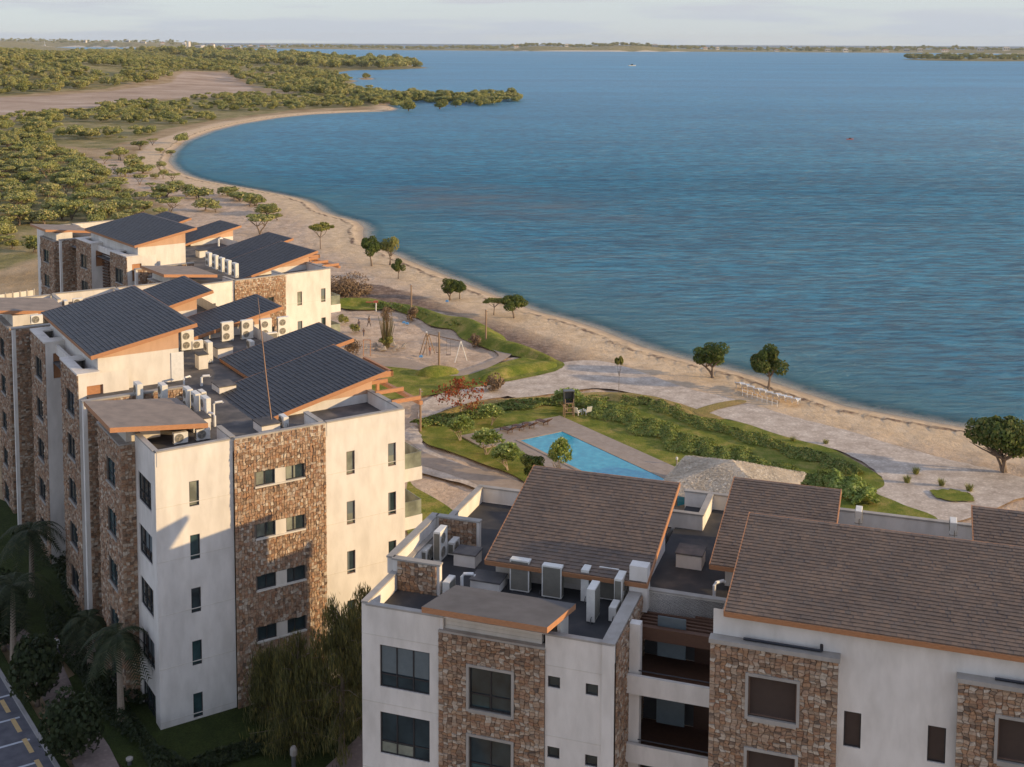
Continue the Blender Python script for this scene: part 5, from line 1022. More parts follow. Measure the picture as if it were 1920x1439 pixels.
# ------------------------------------------------------------------ scrub woodland and far shores
def gzat(x, y):
    z, sd = ground(np.array([x]), np.array([y])); return float(z[0]), float(sd[0])
def pip(px, py, poly):
    c = False; n = len(poly); j = n-1
    for i in range(n):
        if (poly[i][1] > py) != (poly[j][1] > py) and px < (poly[j][0]-poly[i][0])*(py-poly[i][1])/(poly[j][1]-poly[i][1])+poly[i][0]: c = not c
        j = i
    return c
def inside(X, Y, poly): 
    P = [tuple(on(x, y, 0)[:2]) for x, y in poly]; return sdist(X, Y, P) > 0, P
def scatter(poly, spacing, seed, clump=0., wet=False):
    P = np.array([tuple(on(x, y, 0)[:2]) for x, y in poly]); lo, hi = P.min(0), P.max(0); r = np.random.default_rng(seed)
    nx, ny = int((hi[0]-lo[0])/spacing)+1, int((hi[1]-lo[1])/spacing)+1
    gx, gy = np.meshgrid(lo[0]+np.arange(nx)*spacing, lo[1]+np.arange(ny)*spacing); gx = gx.ravel()+r.uniform(-.5, .5, nx*ny)*spacing; gy = gy.ravel()+r.uniform(-.5, .5, nx*ny)*spacing
    ok = sdist(gx, gy, P.tolist()) > 0; gx, gy = gx[ok], gy[ok]
    if clump: 
        nn = np.sin(gx*.021+seed)*np.sin(gy*.017+1)+.6*np.sin(gx*.06+gy*.03)+.5*np.sin(gy*.008*7+gx*.011); k = nn > clump; gx, gy = gx[k], gy[k]
    z, sd = ground(gx, gy); k = (sd > 1.0) | wet; z = np.maximum(z, SEA-.6); return np.stack([gx[k], gy[k], z[k]], 1)
F1 = [(-420, 262), (0, 262), (70, 257), (140, 292), (180, 322), (235, 352), (285, 392), (330, 400), (300, 430), (60, 420), (68, 475), (0, 470), (-300, 500), (-600, 420)]
F1b = [(-300, 500), (0, 472), (60, 480), (60, 497), (0, 500), (-300, 530)]
F2 = [(-300, 232), (20, 226), (150, 206), (300, 190), (480, 181), (640, 168), (760, 176), (740, 200), (560, 206), (480, 214), (400, 228), (330, 238), (270, 258), (200, 285), (120, 268), (0, 258), (-300, 262)]
F3 = [(215, 330), (180, 300), (250, 290), (300, 305), (345, 330), (360, 345), (440, 358), (520, 375), (548, 395), (540, 420), (470, 425), (420, 400), (380, 395), (300, 380)]
F4 = [(-700, 190), (0, 186), (100, 183), (200, 175), (320, 164), (345, 150), (420, 148), (470, 140), (430, 128), (300, 113), (150, 104), (0, 98), (-700, 98)]
F5 = [(430, 152), (500, 138), (600, 136), (650, 148), (668, 162), (700, 172), (640, 182), (520, 178), (470, 170)]
F6 = [(120, 101), (300, 105), (440, 109), (560, 113), (660, 119), (770, 124), (800, 127.5), (720, 130.5), (600, 133), (480, 130), (330, 114), (150, 104)]
F7 = [(690, 196), (745, 199), (770, 193), (800, 191), (830, 196), (850, 191), (885, 199), (930, 197), (979, 189), (962, 185), (900, 181), (860, 185), (820, 182), (790, 178), (740, 181), (700, 176), (660, 184)]
near = [(p, 2.9, 1.55, 'd') for p in scatter(F1, 5.6, 1, -1.0)]+[(p, 2.2, 1.2, 'd') for p in scatter(F1b, 9, 2)]
for x, y in ((440, 372), (452, 376), (427, 366), (468, 386), (478, 384), (500, 402), (512, 398), (520, 412), (386, 394), (405, 397), (350, 368), (366, 366), (372, 372), (322, 340), (306, 334), (252, 318), (270, 324), (290, 334), (300, 352), (284, 356), (330, 352), (262, 345), (236, 330), (225, 300), (247, 300), (262, 305), (300, 318), (213, 318), (196, 306), (310, 368), (330, 384), (296, 372), (232, 292), (205, 296), (320, 290), (340, 268), (300, 285), (285, 272), (262, 280)):
    q = on(x, y, 0); near.append((np.array([q[0], q[1], 0.]), 3.1, 1.5, 'f'))
near.append((np.array([*on(487, 438, 0)[:2], 0]), 6.2, 1.5, 'F'))
band = [(p, 3.2, 1.7, 'd') for p in scatter(F2, 8.5, 4, -.35)]
near = [q for q in near]+[q for q in band]
near.sort(key=lambda q: q[0][0]**2+q[0][1]**2+(0 if -50 < proj(q[0])[0] < 1500 else 1e9))
nearest = near[:300]; rest_ = near[300:]
LAB = {'d': ('grey-green rounded acacia in the dense scrub behind the far building', 'acacias of the dense scrub'), 'f': ('bushy tree on the sand strip between the scrub and the beach', 'bushy trees along the curved beach'), 'F': ('widest flat-topped green acacia just behind the farther roofs beside the sand', None)}
for i, (p, rad, hh, ty) in enumerate(nearest):
    sc = rad*random.uniform(.55, 1.45); sc = 4.6 if ty == 'F' else sc; k = 'acacia' if ty == 'F' else ('mound' if random.random() < .7 else 'acacia') if ty == 'd' else random.choice(('mound', 'mound', 'fringe', 'acacia'))
    cs, ts = KIND[k]; lb, gr = LAB[ty]
    nm = 'acacia_tree' if ty == 'd' else 'fringe_tree'
    t = thing(nm, lb, 'tree', (p[0], p[1], p[2]-.1), random.uniform(0, 6.28), gr, scale=(sc, sc*random.uniform(.85, 1.1), sc*random.uniform(.6, .95)*(.85 if ty == 'f' else 1)))
    cm = cs[random.randrange(3)] if random.random() < .8 else cs[-1]; obj('trunk', random.choice(ts), t); obj('crown', cm, t)
def instances(name, label, cat, pts, scl, crowns):
    """countless far trees as one object: crowns instanced on a cloud of points"""
    pts = np.asarray(pts, float); me = bpy.data.meshes.new(name); me.vertices.add(len(pts)); me.vertices.foreach_set('co', pts.ravel().astype(np.float32)); me.update()
    a = me.attributes.new('s', 'FLOAT', 'POINT'); a.data.foreach_set('value', np.asarray(scl, np.float32))
    o = obj(name, me, label=label, category=cat, kind='stuff')
    ng = bpy.data.node_groups.new(name, 'GeometryNodeTree'); ng.interface.new_socket('Geometry', in_out='INPUT', socket_type='NodeSocketGeometry'); ng.interface.new_socket('Geometry', in_out='OUTPUT', socket_type='NodeSocketGeometry')
    L = ng.links; gi, go = ng.nodes.new('NodeGroupInput'), ng.nodes.new('NodeGroupOutput'); j = ng.nodes.new('GeometryNodeJoinGeometry')
    for c in crowns:
        oi = ng.nodes.new('GeometryNodeObjectInfo'); oi.inputs['Object'].default_value = c; oi.transform_space = 'ORIGINAL'; oi.inputs['As Instance'].default_value = True; L.new(oi.outputs['Geometry'], j.inputs[0])
    ip = ng.nodes.new('GeometryNodeInstanceOnPoints'); ip.inputs['Pick Instance'].default_value = True; L.new(gi.outputs[0], ip.inputs['Points']); L.new(j.outputs[0], ip.inputs['Instance'])
    ri = ng.nodes.new('FunctionNodeRandomValue'); ri.data_type = 'INT'; ri.inputs['Min'].default_value = 0; ri.inputs['Max'].default_value = len(crowns)-1; ri.inputs['Seed'].default_value = 3
    for sk in ri.outputs:
        if sk.type == 'INT' and sk.enabled: L.new(sk, ip.inputs['Instance Index'])
    rr = ng.nodes.new('FunctionNodeRandomValue'); rr.data_type = 'FLOAT_VECTOR'; rr.inputs[0].default_value = (0, 0, 0); rr.inputs[1].default_value = (0, 0, 6.28); L.new(rr.outputs[0], ip.inputs['Rotation'])
    na = ng.nodes.new('GeometryNodeInputNamedAttribute'); na.data_type = 'FLOAT'; na.inputs['Name'].default_value = 's'; L.new(na.outputs['Attribute'], ip.inputs['Scale']); L.new(ip.outputs[0], go.inputs[0])
    md = o.modifiers.new('scatter', 'NODES'); md.node_group = ng; return o
crown_objs = []
seen = set()
for t in list(C.objects):
    if t.name.startswith('crown') and t.parent and t.parent.name.startswith(('acacia_tree', 'fringe_tree')) and t.data.name not in seen: seen.add(t.data.name); crown_objs.append(t)
sel = crown_objs[:7]
ex = [(q[0], q[1]*random.uniform(.75, 1.3)) for q in rest_]
instances('scrub_trees', 'scrub trees past the nearest ones, around the salt flat', 'woodland', [p-np.array([0, 0, .1]) for p, _ in ex], [r for _, r in ex], sel)
hp = np.concatenate([scatter(F4, 12.5, 6, -.75)]); hs = RNG.uniform(2.8, 7.2, len(hp)); instances('hill_woodland', 'dense olive-green woodland over the low hill at the upper left', 'woodland', hp, hs, sel)
p5 = scatter(F5, 13, 7, -.5); instances('scrub_woodland', 'green woodland right of the salt flat', 'woodland', p5, RNG.uniform(3.5, 7, len(p5)), sel)
p6 = scatter(F6, 26, 8, -1.2); instances('cape_woodland', 'dark woodland on the long low cape', 'woodland', p6, RNG.uniform(8, 15, len(p6)), sel)
p7 = scatter(F7, 7.5, 9, -1.3, True); instances('mangroves', 'green mangroves on the near sandy point in the bay', 'woodland', p7, RNG.uniform(3, 6, len(p7)), [c for c in sel if 'crown' in c.name])
far_px = [((300, 91.5), (-300, 88)), ]
fp = []
for _ in range(2600):
    x = random.uniform(-500, 2300); f = random.random(); k = np.interp(x, [-500, 60, 300, 520, 760, 1000, 1300, 1700, 2300], [87.3, 88.3, 89.8, 91.2, 94, 96, 97, 98.9, 103]); P = on(x, k-.15, 0)*np.array([1+f*.28, 1+f*.28, 0]); z, sd = gzat(P[0], P[1])
    if sd > 12: fp.append((P[0], P[1], z))
instances('far_shore_woodland', 'low woodland along the far shore under the horizon', 'woodland', fp, RNG.uniform(8, 18, len(fp)), sel)
ip_ = []
for _ in range(160):
    x = random.uniform(1700, 2090); P = on(x, random.uniform(110.5, 114.3), 0); z, sd = gzat(P[0], P[1])
    if sd > 4: ip_.append((P[0], P[1], z))
instances('islet_scrub', 'low brown-green scrub on the small island at the upper right', 'woodland', ip_, RNG.uniform(8, 15, len(ip_)), sel)
for i, (x, y, sc, lb) in enumerate(((767, 209, 6.2, 'separate mangrove clump standing in the shallows, leftmost of three'), (826, 205, 5.8, 'separate mangrove clump in the shallows, middle of three'), (855, 201, 4.6, 'separate mangrove clump in the shallows, rightmost of three'), (686, 148, 6.5, 'lone mangrove islet off the long low cape'))):
    P = on(x, y, -.5); t = thing('mangrove_clump', lb, 'mangrove', P, i, scale=(sc, sc, sc*.9)); obj('crown', KIND['mound'][0][3], t); obj('trunk', KIND['mound'][1][0], t)

# ------------------------------------------------------------------ port town, ships and villas on the far shore
def gable_house(name, label, x, y, w_, d_, h, wallm, roofm, cat='house', windows=2, zoff=0, ang=None):
    P = on(x, y, 0); z, _ = gzat(P[0], P[1]); z = max(z, 0)+zoff; t = thing(name, label, cat, (P[0], P[1], z), random.uniform(-.3, .3) if ang is None else ang)
    g = MB(); g.box(-w_/2, w_/2, -d_/2, d_/2, -3, h); obj('wall', g.mesh('wall', wallm), t)
    g = MB(); g.hull8([(-w_/2-.5, -d_/2-.5, h), (w_/2+.5, -d_/2-.5, h), (w_/2+.5, d_/2+.5, h), (-w_/2-.5, d_/2+.5, h)], [(-w_/2+d_*.3, -.2, h+d_*.28), (w_/2-d_*.3, -.2, h+d_*.28), (w_/2-d_*.3, .2, h+d_*.28), (-w_/2+d_*.3, .2, h+d_*.28)]); obj('roof', g.mesh('roof', roofm), t)
    for k in range(windows):
        g = MB(); c = -w_/2+w_*(k+.5)/windows; g.box(c-w_*.12, c+w_*.12, -d_/2-.12, -d_/2, h*.25, h*.7); obj('window', g.mesh('window', GLASS), t)
    return t
PALE = mat('pale_painted_wall', simple((.62, .58, .52), .8)); REDROOF = mat('terracotta_roof', simple((.36, .17, .11), .8)); GREYM = mat('grey_steel', simple((.42, .44, .46), .5)); REDM = mat('red_hull_paint', simple((.45, .12, .08), .5)); BLUEM = mat('blue_plastic', simple((.10, .28, .55), .4))
vill = [(968, 95.7, 26, 'on the far shore left of centre'), (1062, 96, 20, 'beside the far-shore hills, left end'), (1228, 96.4, 30, 'below the highest far-shore hill'), (1322, 97, 26, 'at the waterline right of the hills'), (1345, 97, 18, 'just right of the first waterline villa'), (1388, 97.4, 30, 'near the middle of the right far shore'), (1456, 97.8, 22, 'low by the water right of the middle'), (1552, 98.4, 28, 'on the right far shore by a clearing'), (1585, 98.6, 24, 'second from the clearing'), (1660, 98.9, 34, 'among the larger group at right'), (1700, 98.6, 30, 'high in the group at right'), (1725, 98.8, 26, 'rightmost of the high group'), (1772, 99.6, 36, 'left of the last gap at right'), (1838, 100.3, 32, 'near the right end of the far shore'), (1886, 100.8, 30, 'last one before the right edge')]
for i, (x, y, w_, lb) in enumerate(vill): gable_house('seaside_villa', 'tiny pale villa '+lb, x, y, w_, 14, 9+(i % 3)*3, PALE if i % 4 else WHITE, REDROOF if i % 3 == 0 else CAP, 'villa', 3, 1)
port = [(160, 88.8, 20, 16), (200, 89, 34, 10), (240, 89.2, 26, 12), (268, 89.5, 44, 9), (305, 89.9, 30, 14), (345, 90.4, 24, 20), (372, 90.8, 50, 12), (398, 91.2, 30, 22), (445, 91.6, 46, 14), (470, 91.4, 28, 18), (492, 91.2, 34, 14), (512, 91.2, 40, 12)]
for i, (x, y, w_, h) in enumerate(port): gable_house('port_building', ['low pale shed', 'long white warehouse', 'grey storage hall', 'small pale block'][i % 4]+' of the port town, '+['first', 'second', 'third', 'fourth', 'fifth', 'sixth', 'seventh', 'eighth', 'ninth', 'tenth', 'eleventh', 'last'][i]+' from the left', x, y, w_, 20, h, [PALE, WHITE, GREYM][i % 3], [CAP, REDROOF, GREYM][i % 3], 'warehouse', 4, 0)
def silo(x, y, r, h, lb):
    P = on(x, y, 0); t = thing('storage_tank', lb, 'tank', (P[0], P[1], 0)); g = MB(); g.tube([(0, 0, -2), (0, 0, h)], r, 16); obj('shell', g.mesh('shell', WHITE), t); g = MB(); g.tube([(0, 0, h), (0, 0, h+r*.3)], [r*1.02, r*.1], 16); obj('roof', g.mesh('roof', GREYM), t)
silo(346, 90.2, 12, 38, 'tall white storage tank of the port, left one'); silo(354, 90.3, 12, 44, 'tall white storage tank of the port, right one'); silo(380, 90.7, 14, 18, 'squat white storage tank by the docked ship')
P = on(84, 88.6, 0); t = thing('radio_mast', 'thin mast on the low rise at the far left horizon', 'mast', (P[0], P[1], 10)); g = MB(); g.tube([(0, 0, 0), (0, 0, 38)], [1.2, .5], 5); obj('pole', g.mesh('pole', PVC), t); g = MB(); g.box(-6, 6, -4, 4, 0, 7); obj('base_hut', g.mesh('base_hut', PALE), t)
def ship(x, y, L, label, hull, ang):
    P = on(x, y, SEA); t = thing('cargo_ship', label, 'ship', P, ang); b = L*.09; g = MB()
    bot = [(-L/2, -b*.7, -1), (L*.38, -b*.7, -1), (L*.46, 0, -1), (L*.38, b*.7, -1), (-L/2, b*.7, -1)]; top = [(-L/2-1, -b, L*.09), (L*.36, -b, L*.09), (L*.53, 0, L*.11), (L*.36, b, L*.09), (-L/2-1, b, L*.09)]
    g.hull8(bot, top); obj('hull', g.mesh('hull', hull), t); g = MB(); g.box(-L*.45, -L*.3, -b*.8, b*.8, L*.09, L*.24); g.box(-L*.43, -L*.34, -b*.9, b*.9, L*.24, L*.27); obj('bridge', g.mesh('bridge', WHITE), t)
    for k in range(3): g = MB(); c = -L*.15+L*.2*k; g.box(c-.8, c+.8, -.8, .8, L*.09, L*.26); g.tube([(c, 0, L*.25), (c+L*.08, 0, L*.19)], .6, 4); obj('deck_crane', g.mesh('deck_crane', GREYM), t)
ship(430, 93.4, 95, 'orange-red cargo ship moored in front of the port town', REDM, .1); ship(385, 92.3, 60, 'pale ship moored left of the red one', GREYM, .2); ship(276, 92.0, 55, 'small dark ship at the left of the channel', GREYM, -.1)
def boat(x, y, L, lb, m=WHITE):
    P = on(x, y, SEA); t = thing('motor_boat', lb, 'boat', P, .3); g = MB(); g.hull8([(-L/2, -L*.12, -.2), (L*.35, -L*.12, -.2), (L*.45, 0, -.2), (L*.35, L*.12, -.2), (-L/2, L*.12, -.2)], [(-L/2, -L*.16, L*.1), (L*.33, -L*.16, L*.1), (L*.55, 0, L*.13), (L*.33, L*.16, L*.1), (-L/2, L*.16, L*.1)]); obj('hull', g.mesh('hull', m), t); g = MB(); g.box(-L*.15, L*.12, -L*.1, L*.1, L*.1, L*.24); obj('cabin', g.mesh('cabin', GLASS), t)
boat(1185, 124, 14, 'tiny white motor boat far out in the bay'); boat(1594, 262, 3.2, 'tiny orange float on the open water right of centre', REDM); boat(1475, 97.8, 20, 'white boat moored under the far-shore villas, left one'); boat(1790, 101.6, 22, 'white boat moored under the far-shore villas, right one')

# ------------------------------------------------------------------ playground, posts, furniture, people
for x, y, h, lb in ((771, 592, 4.6, 'weathered wooden light post at the back left of the playground'), (911, 645, 4.6, 'weathered wooden light post on the berm right of the playground'), (823, 692, 4.6, 'weathered wooden light post on the little grass mound'), (788, 809, 4.4, 'wooden light post at the left end of the garden hedge')):
    t = thing('light_post', lb, 'light post', on(x, y, 0)); g = MB(); g.tube([(0, 0, -.2), (.02, 0, h*.5), (0, 0, h)], [.13, .115, .10], 8); obj('post', g.mesh('post', POSTWOOD), t); g = MB(); g.tube([(0, 0, h), (0, 0, h+.1)], [.13, .05], 8); g.box(-.05, .28, -.05, .05, h-.25, h-.17); obj('lamp_head', g.mesh('lamp_head', CONC), t)
t = thing('swing_set', 'wooden swing set with pale splayed legs on the playground', 'swing set', on(832, 670, 0)); a, b = on(804, 664, 0)-on(832, 670, 0), on(864, 678, 0)-on(832, 670, 0); H_ = 2.6
for c, m_ in ((a, POSTWOOD), (b, PVC)):
    for s_ in (-1, 1): g = MB(); g.tube([(c[0]+s_*.75, c[1]+s_*.5, -.05), (c[0], c[1], H_)], .06, 6); obj('leg', g.mesh('leg', m_), t)
g = MB(); g.tube([(a[0], a[1], H_), (b[0], b[1], H_)], .07, 8); obj('beam', g.mesh('beam', POSTWOOD), t)
for k in (.3, .62):
    c = a+(b-a)*k; g = MB(); 
    for q in (-.25, .25): g.tube([(c[0]+q, c[1], H_), (c[0]+q, c[1], .5)], .015, 4)
    g.box(c[0]-.28, c[0]+.28, c[1]-.12, c[1]+.12, .46, .5); obj('swing', g.mesh('swing', DARKWOOD), t)
t = thing('climbing_frame', 'slim wooden climbing frame with leaning ladder beside the swings', 'climbing frame', on(800, 665, 0))
for q in ((-.9, 0), (.5, .4), (.1, -.7)): g = MB(); g.tube([(q[0], q[1], 0), (0, 0, 2.9)], .06, 6); obj('leg', g.mesh('leg', POSTWOOD), t)
g = MB(); g.tube([(-.1, 0, 2.9), (.1, 0, 2.9)], .14, 8); obj('cap', g.mesh('cap', PVC), t)
t = thing('goal_frame', 'plain wooden bar frame at the left of the playground', 'climbing bar', on(688, 668, 0)); g = MB()
for q in (-.45, .45): g.tube([(q, 0, 0), (q, 0, 2.1)], .05, 6)
obj('leg', g.mesh('leg', FASCIA), t); g = MB(); g.tube([(-.5, 0, 2.1), (.5, 0, 2.1)], .05, 6); obj('bar', g.mesh('bar', FASCIA), t)
t = thing('spring_rider', 'red and white toy on a post at the back of the playground', 'playground toy', on(705, 584, 0)); g = MB(); g.tube([(0, 0, 0), (0, 0, 1.3)], .09, 8); obj('post', g.mesh('post', PVC), t); g = MB(); g.box(-.35, .3, -.12, .12, 1.3, 1.62); g.box(-1.5, -.36, -.05, .05, 1.32, 1.46); obj('body', g.mesh('body', REDM), t)
for x, y, lb in ((757, 606, 'pale blue toy lying on the sand, left one of two'), (763, 608, 'pale blue toy lying on the sand, right one of two'), (789, 670, 'small round blue ball by the climbing frame'), (838, 566, 'blue seat in the shade under the clipped beach trees')):
    g = MB(); g.hull8([(-.26, -.2, 0), (.26, -.2, 0), (.3, .2, 0), (-.22, .2, 0)], [(-.15, -.12, .26), (.2, -.14, .2), (.16, .13, .28), (-.2, .13, .2)]); thing('beach_toy', lb, 'toy', on(x, y, 0), data=g.mesh('beach_toy', BLUEM))
def slats(parent, name, m, n, x0, x1, y0, y1, z, dz=0):
    for i in range(n): g = MB(); a = y0+(y1-y0)*i/n; g.hull8([(x0, a, z+dz*i/n), (x1, a, z+dz*i/n), (x1, a+(y1-y0)/n*.8, z+dz*(i+.8)/n), (x0, a+(y1-y0)/n*.8, z+dz*(i+.8)/n)], [(x0, a, z+.03+dz*i/n), (x1, a, z+.03+dz*i/n), (x1, a+(y1-y0)/n*.8, z+.03+dz*(i+.8)/n), (x0, a+(y1-y0)/n*.8, z+.03+dz*(i+.8)/n)]); obj(name, g.mesh(name, m), parent)
def lounger(P, rot, label, group, m, z=0.):
    t = thing('sun_lounger', label, 'sun lounger', (P[0], P[1], z), rot, group)
    g = MB(); g.box(-.32, .32, -.2, 1.15, .30, .35); obj('seat', g.mesh('seat', m), t); g = MB(); g.hull8([(-.32, -.2, .30), (.32, -.2, .30), (.32, -.14, .35), (-.32, -.14, .35)], [(-.32, -.85, .78), (.32, -.85, .78), (.32, -.79, .83), (-.32, -.79, .83)]); obj('backrest', g.mesh('backrest', m), t)
    for q in ((-.3, -.1), (.3, -.1), (-.3, 1.1), (.3, 1.1)): g = MB(); g.box(q[0]-.03, q[0]+.03, q[1]-.03, q[1]+.03, 0, .30); obj('leg', g.mesh('leg', m), t)
    return t
pos = [(1386, 727), (1397, 730), (1408, 734), (1420, 738), (1431, 741), (1443, 745), (1455, 748), (1467, 751), (1479, 754), (1491, 757)]
ordn = ['first', 'second', 'third', 'fourth', 'fifth', 'sixth', 'seventh', 'eighth', 'ninth', 'last']
for i, (x, y) in enumerate(pos): lounger(on(x, y, 0), -.5+.1*(i % 3), 'white sun lounger on the beach, %s in the row from the left' % ordn[i], 'white loungers in a row on the beach', PVC)
for i, (x, y) in enumerate(((955, 812), (977, 807), (996, 803), (1022, 797))): lounger(on(x, y, .09), .7, 'dark slatted lounger on the pool deck, '+['leftmost', 'second from the left', 'third from the left', 'rightmost by the deck corner'][i], 'dark loungers on the pool deck', DARKWOOD, .1)
# volleyball-like white rope fence on the beach
t = thing('rope_fence', 'low white rope fence on the sand in front of the loungers', 'fence', on(1392, 742, 0)); a = np.zeros(3); b = on(1457, 764, 0)-on(1392, 742, 0)
for k in range(8): c = b*k/7; g = MB(); g.tube([(c[0], c[1], 0), (c[0], c[1], .75)], .035, 5); obj('post', g.mesh('post', PVC), t)
for zz in (.38, .72): g = MB(); g.tube([(0, 0, zz), (b[0], b[1], zz)], .025, 4); obj('rope', g.mesh('rope', PVC), t)
t = thing('lookout_stand', 'wooden stand with dark canvas seat shell at the pool lawn', 'lookout stand', on(1066, 781, 0), .2)
for q in ((-.45, -.3), (.45, -.3), (-.45, .3), (.45, .3)): g = MB(); g.tube([(q[0]*1.15, q[1]*1.15, 0), (q[0], q[1], 2.0)], .05, 6); obj('leg', g.mesh('leg', POSTWOOD), t)
for zz in (.5, 1.0, 1.5): g = MB(); g.box(-.42, .42, -.37, -.31, zz, zz+.07); obj('rung', g.mesh('rung', POSTWOOD), t)
g = MB(); g.box(-.55, .55, -.35, .35, 1.5, 1.58); g.box(-.5, .5, .25, .33, 1.58, 2.8); g.box(-.55, -.48, -.33, .33, 1.58, 2.75); g.box(.48, .55, -.33, .33, 1.58, 2.75); g.box(-.58, .58, -.4, .38, 2.8, 2.88); obj('seat_shell', g.mesh('seat_shell', ACDARK), t)
for i, (x, y, rz, lb) in enumerate(((1083, 778, 2.4, 'white garden chair next to the lookout stand'), (1101, 777, 3.6, 'white garden chair at the hedge, right one'))):
    t = thing('garden_chair', lb, 'chair', on(x, y, 0), rz); g = MB(); g.hull8([(-.3, -.3, .34), (.3, -.3, .34), (.3, .3, .28), (-.3, .3, .28)], [(-.3, -.3, .39), (.3, -.3, .39), (.3, .3, .33), (-.3, .3, .33)]); obj('seat', g.mesh('seat', PVC), t)
    for k in range(5): g = MB(); c = -.26+.13*k; g.hull8([(c-.05, .28, .3), (c+.05, .28, .3), (c+.05, .32, .3), (c-.05, .32, .3)], [(c-.05, .55, 1.0), (c+.05, .55, 1.0), (c+.05, .59, 1.0), (c-.05, .59, 1.0)]); obj('back_slat', g.mesh('back_slat', PVC), t)
    for q in (-.32, .32): g = MB(); g.box(q-.05, q+.05, -.35, .35, .55, .59); g.box(q-.03, q+.03, -.33, -.27, 0, .55); g.box(q-.03, q+.03, .27, .33, 0, .55); obj('armrest', g.mesh('armrest', PVC), t)
t = thing('bollard_light', 'small bollard light on the lawn beside the pool deck', 'garden light', on(1269, 872, 0)); g = MB(); g.tube([(0, 0, 0), (0, 0, .55)], .07, 8); obj('post', g.mesh('post', CONC), t); g = MB(); g.tube([(0, 0, .55), (0, 0, .75)], [.13, .1], 8); obj('head', g.mesh('head', PVC), t)
for x, y, h, lb in ((551, 1452, 1.6, 'short lamp post with pale cap at the bottom between the buildings'), (243, 1436, .5, 'small pale-headed ground light in the hedge at the bottom left')):
    t = thing('lamp_post', lb, 'lamp post', on(x, y, 0)); g = MB(); g.tube([(0, 0, 0), (0, 0, h*.7)], .12, 8); obj('post', g.mesh('post', ACDARK), t); g = MB(); g.tube([(0, 0, h*.7), (0, 0, h*.9), (0, 0, h)], [.2, .2, .12], 8); obj('lamp_cap', g.mesh('lamp_cap', CONC), t)
# palapa thatch behind the brown-roofed building
AP = on(1372, 862, 3.7); t = thing('thatched_shelter', 'pale weathered thatch shelter rising behind the brown roofs', 'palapa', (AP[0], AP[1], 0), -.42); TH = leafmat('pale_thatch', [(0, (.50, .42, .31)), (.4, (.70, .60, .46)), (1, (.80, .71, .57))], .05)
n = 26000; r = np.random.default_rng(5); sx, sy = r.uniform(-1, 1, n), r.uniform(-1, 1, n); hh = 1-np.maximum(np.abs(sx), np.abs(sy)*.98); P = np.stack([sx*5.6, sy*5.0, 1.65+hh*2.0+r.normal(size=n)*.025+.05*np.sin(sx*9)*np.sin(sy*7)], 1); ax = np.abs(sx) > np.abs(sy); nrm = np.where(ax[:, None], np.stack([np.sign(sx)*.3, 0*sx, 0*sx+1], 1), np.stack([0*sx, np.sign(sy)*.32, 0*sx+1], 1))
hue = (np.sin(sx*5+2)*np.sin(sy*4+1)+1)*.3+r.random(n)*.4
obj('thatch', leaves('thatch', P, .085, TH, nrm, 3.2, 5, spread=.2, rnd=hue), t); g = MB(); g.hull8([(-5.5, -4.9, 1.55), (5.5, -4.9, 1.55), (5.5, 4.9, 1.55), (-5.5, 4.9, 1.55)], [(-.1, -.1, 3.6), (.1, -.1, 3.6), (.1, .1, 3.6), (-.1, .1, 3.6)], 0, .5); obj('roof_core', g.mesh('roof_core', TH), t)
for q in ((-4, -3.5), (4, -3.5), (-4, 3.5), (4, 3.5)): g = MB(); g.tube([(q[0], q[1], 0), (q[0], q[1], 1.9)], .14, 8); obj('post', g.mesh('post', POSTWOOD), t)
# bright panelled perimeter fence at the left edge
a, b = on(-160, 600, 0), on(70, 566, 0); t = thing('perimeter_fence', 'sunlit fence of pale upright panels at the left edge behind the building', 'fence', a); d = b-a; Ln = np.linalg.norm(d); d /= Ln; nn = np.array([-d[1], d[0], 0])
for k in range(int(Ln/1.1)):
    p = d*k*1.1; q = d*(k*1.1+.86); g = MB(); g.hull8([p-nn*.04, q-nn*.04, q+nn*.04, p+nn*.04], [p-nn*.04+[0, 0, 1.9], q-nn*.04+[0, 0, 1.9], q+nn*.04+[0, 0, 1.9], p+nn*.04+[0, 0, 1.9]]); obj('fence_panel', g.mesh('fence_panel', WHITE if k % 3 else CREAM), t)
    p = d*(k*1.1+.88); q = d*(k*1.1+1.06); g = MB(); g.hull8([p-nn*.1, q-nn*.1, q+nn*.1, p+nn*.1], [p-nn*.1+[0, 0, 2.1], q-nn*.1+[0, 0, 2.1], q+nn*.1+[0, 0, 2.1], p+nn*.1+[0, 0, 2.1]]); obj('fence_post', g.mesh('fence_post', CAP), t)
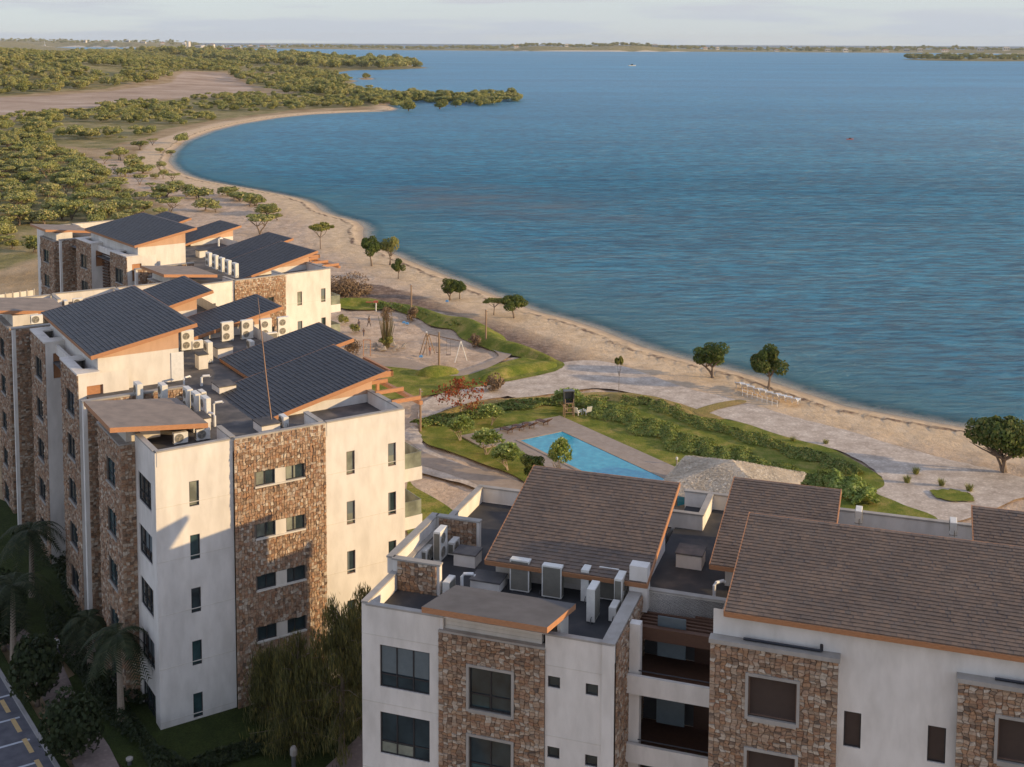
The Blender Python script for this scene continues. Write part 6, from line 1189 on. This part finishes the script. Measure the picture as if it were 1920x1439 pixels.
# people
def person(px, py, lab, h, pose, top, bottom, skin=(.30, .19, .13), rot=0., z=0.):
    me = bpy.data.meshes.new('body'); st, ar = pose
    V = [(0, 0, .52), (0, .0, .64), (0, .01, .78), (0, .01, .84), (0, 0, .93), (-.055, 0, .50), (-.06, -st*.5, .28), (-.06, -st, .02), (.055, 0, .50), (.06, st*.5, .28), (.06, st, .02), (-.11, 0, .80), (-.14, -ar*.3, .64), (-.13, -ar, .50), (.11, 0, .80), (.14, ar*.3, .64), (.13, ar, .50), (-.06, -st-.07, .012), (.06, st-.07, .012)]
    V = [tuple(c*h for c in v) for v in V]; E_ = [(0, 1), (1, 2), (2, 3), (3, 4), (0, 5), (5, 6), (6, 7), (0, 8), (8, 9), (9, 10), (2, 11), (11, 12), (12, 13), (2, 14), (14, 15), (15, 16), (7, 17), (10, 18)]
    me.from_pydata(V, E_, []); me.materials.append(mat('skin', simple(skin, .6))); me.materials.append(mat('shirt', simple(top, .8))); me.materials.append(mat('trousers', simple(bottom, .8)))
    t = thing('person', lab, 'person', on(px, py, z), rot); o = obj('body', me, t); o.modifiers.new('skin', 'SKIN'); R_ = [.085, .075, .085, .035, .062, .055, .042, .028, .055, .042, .028, .038, .028, .02, .038, .028, .02, .022, .022]
    for i, rr in enumerate(R_): me.skin_vertices[0].data[i].radius = (rr*h, rr*h*(.75 if i < 3 else 1))
    me.skin_vertices[0].data[0].use_root = True; o.modifiers.new('sub', 'SUBSURF').levels = 1
    bpy.context.view_layer.update(); ev = o.evaluated_get(bpy.context.evaluated_depsgraph_get()); nm = bpy.data.meshes.new_from_object(ev); o.modifiers.clear(); o.data = nm
    while len(nm.materials) < 3: nm.materials.append(None)
    for p in nm.polygons: zz = p.center.z/h; xx = abs(p.center.x)/h; p.material_index = 0 if zz > .845 or (xx > .105 and zz < .66) or zz < .03 else (1 if zz > .52 else 2); p.use_smooth = True
    nm.name = 'body'
    g = MB(); rr = .066*h; g.tube([(0, .012*h, .925*h), (0, .015*h, .965*h), (0, .01*h, .995*h)], [rr*1.05, rr*1.0, rr*.3], 10); obj('hair', g.mesh('hair', mat('hair', simple((.03, .02, .015), .7))), t)
person(673, 622, 'person in dark clothes standing on the playground sand', 1.72, (.10, .05), (.06, .05, .07), (.05, .05, .08), rot=1)
person(682, 631, 'small child in dark clothes beside the standing adult', 1.1, (.08, .06), (.10, .06, .06), (.08, .08, .12), rot=.5)
person(692, 613, 'person in tan clothes walking farther back on the playground', 1.6, (.16, .1), (.30, .20, .13), (.12, .09, .08), rot=-1)
person(108, 1238, 'person in white top walking on the pavement at the bottom left', 1.72, (.14, .08), (.62, .60, .58), (.05, .05, .07), rot=2.5)
person(806, 666, 'child in orange by the climbing frame', 1.15, (.12, .2), (.40, .17, .10), (.15, .12, .16), rot=.2)

# ------------------------------------------------------------------ air
hz = bpy.data.materials.new('haze'); hz.use_nodes = True; hn = hz.node_tree; hn.nodes.clear(); ho = hn.nodes.new('ShaderNodeOutputMaterial'); hv = hn.nodes.new('ShaderNodeVolumePrincipled')
hv.inputs['Density'].default_value = .000028; hv.inputs['Color'].default_value = (.86, .92, 1, 1); hn.links.new(hv.outputs[0], ho.inputs['Volume'])
g = MB(); g.box(-12500, 12500, -600, 13800, -5.5, 130); obj('haze', g.mesh('haze', hz), kind='stuff', label='faint sea haze over the bay', category='haze')
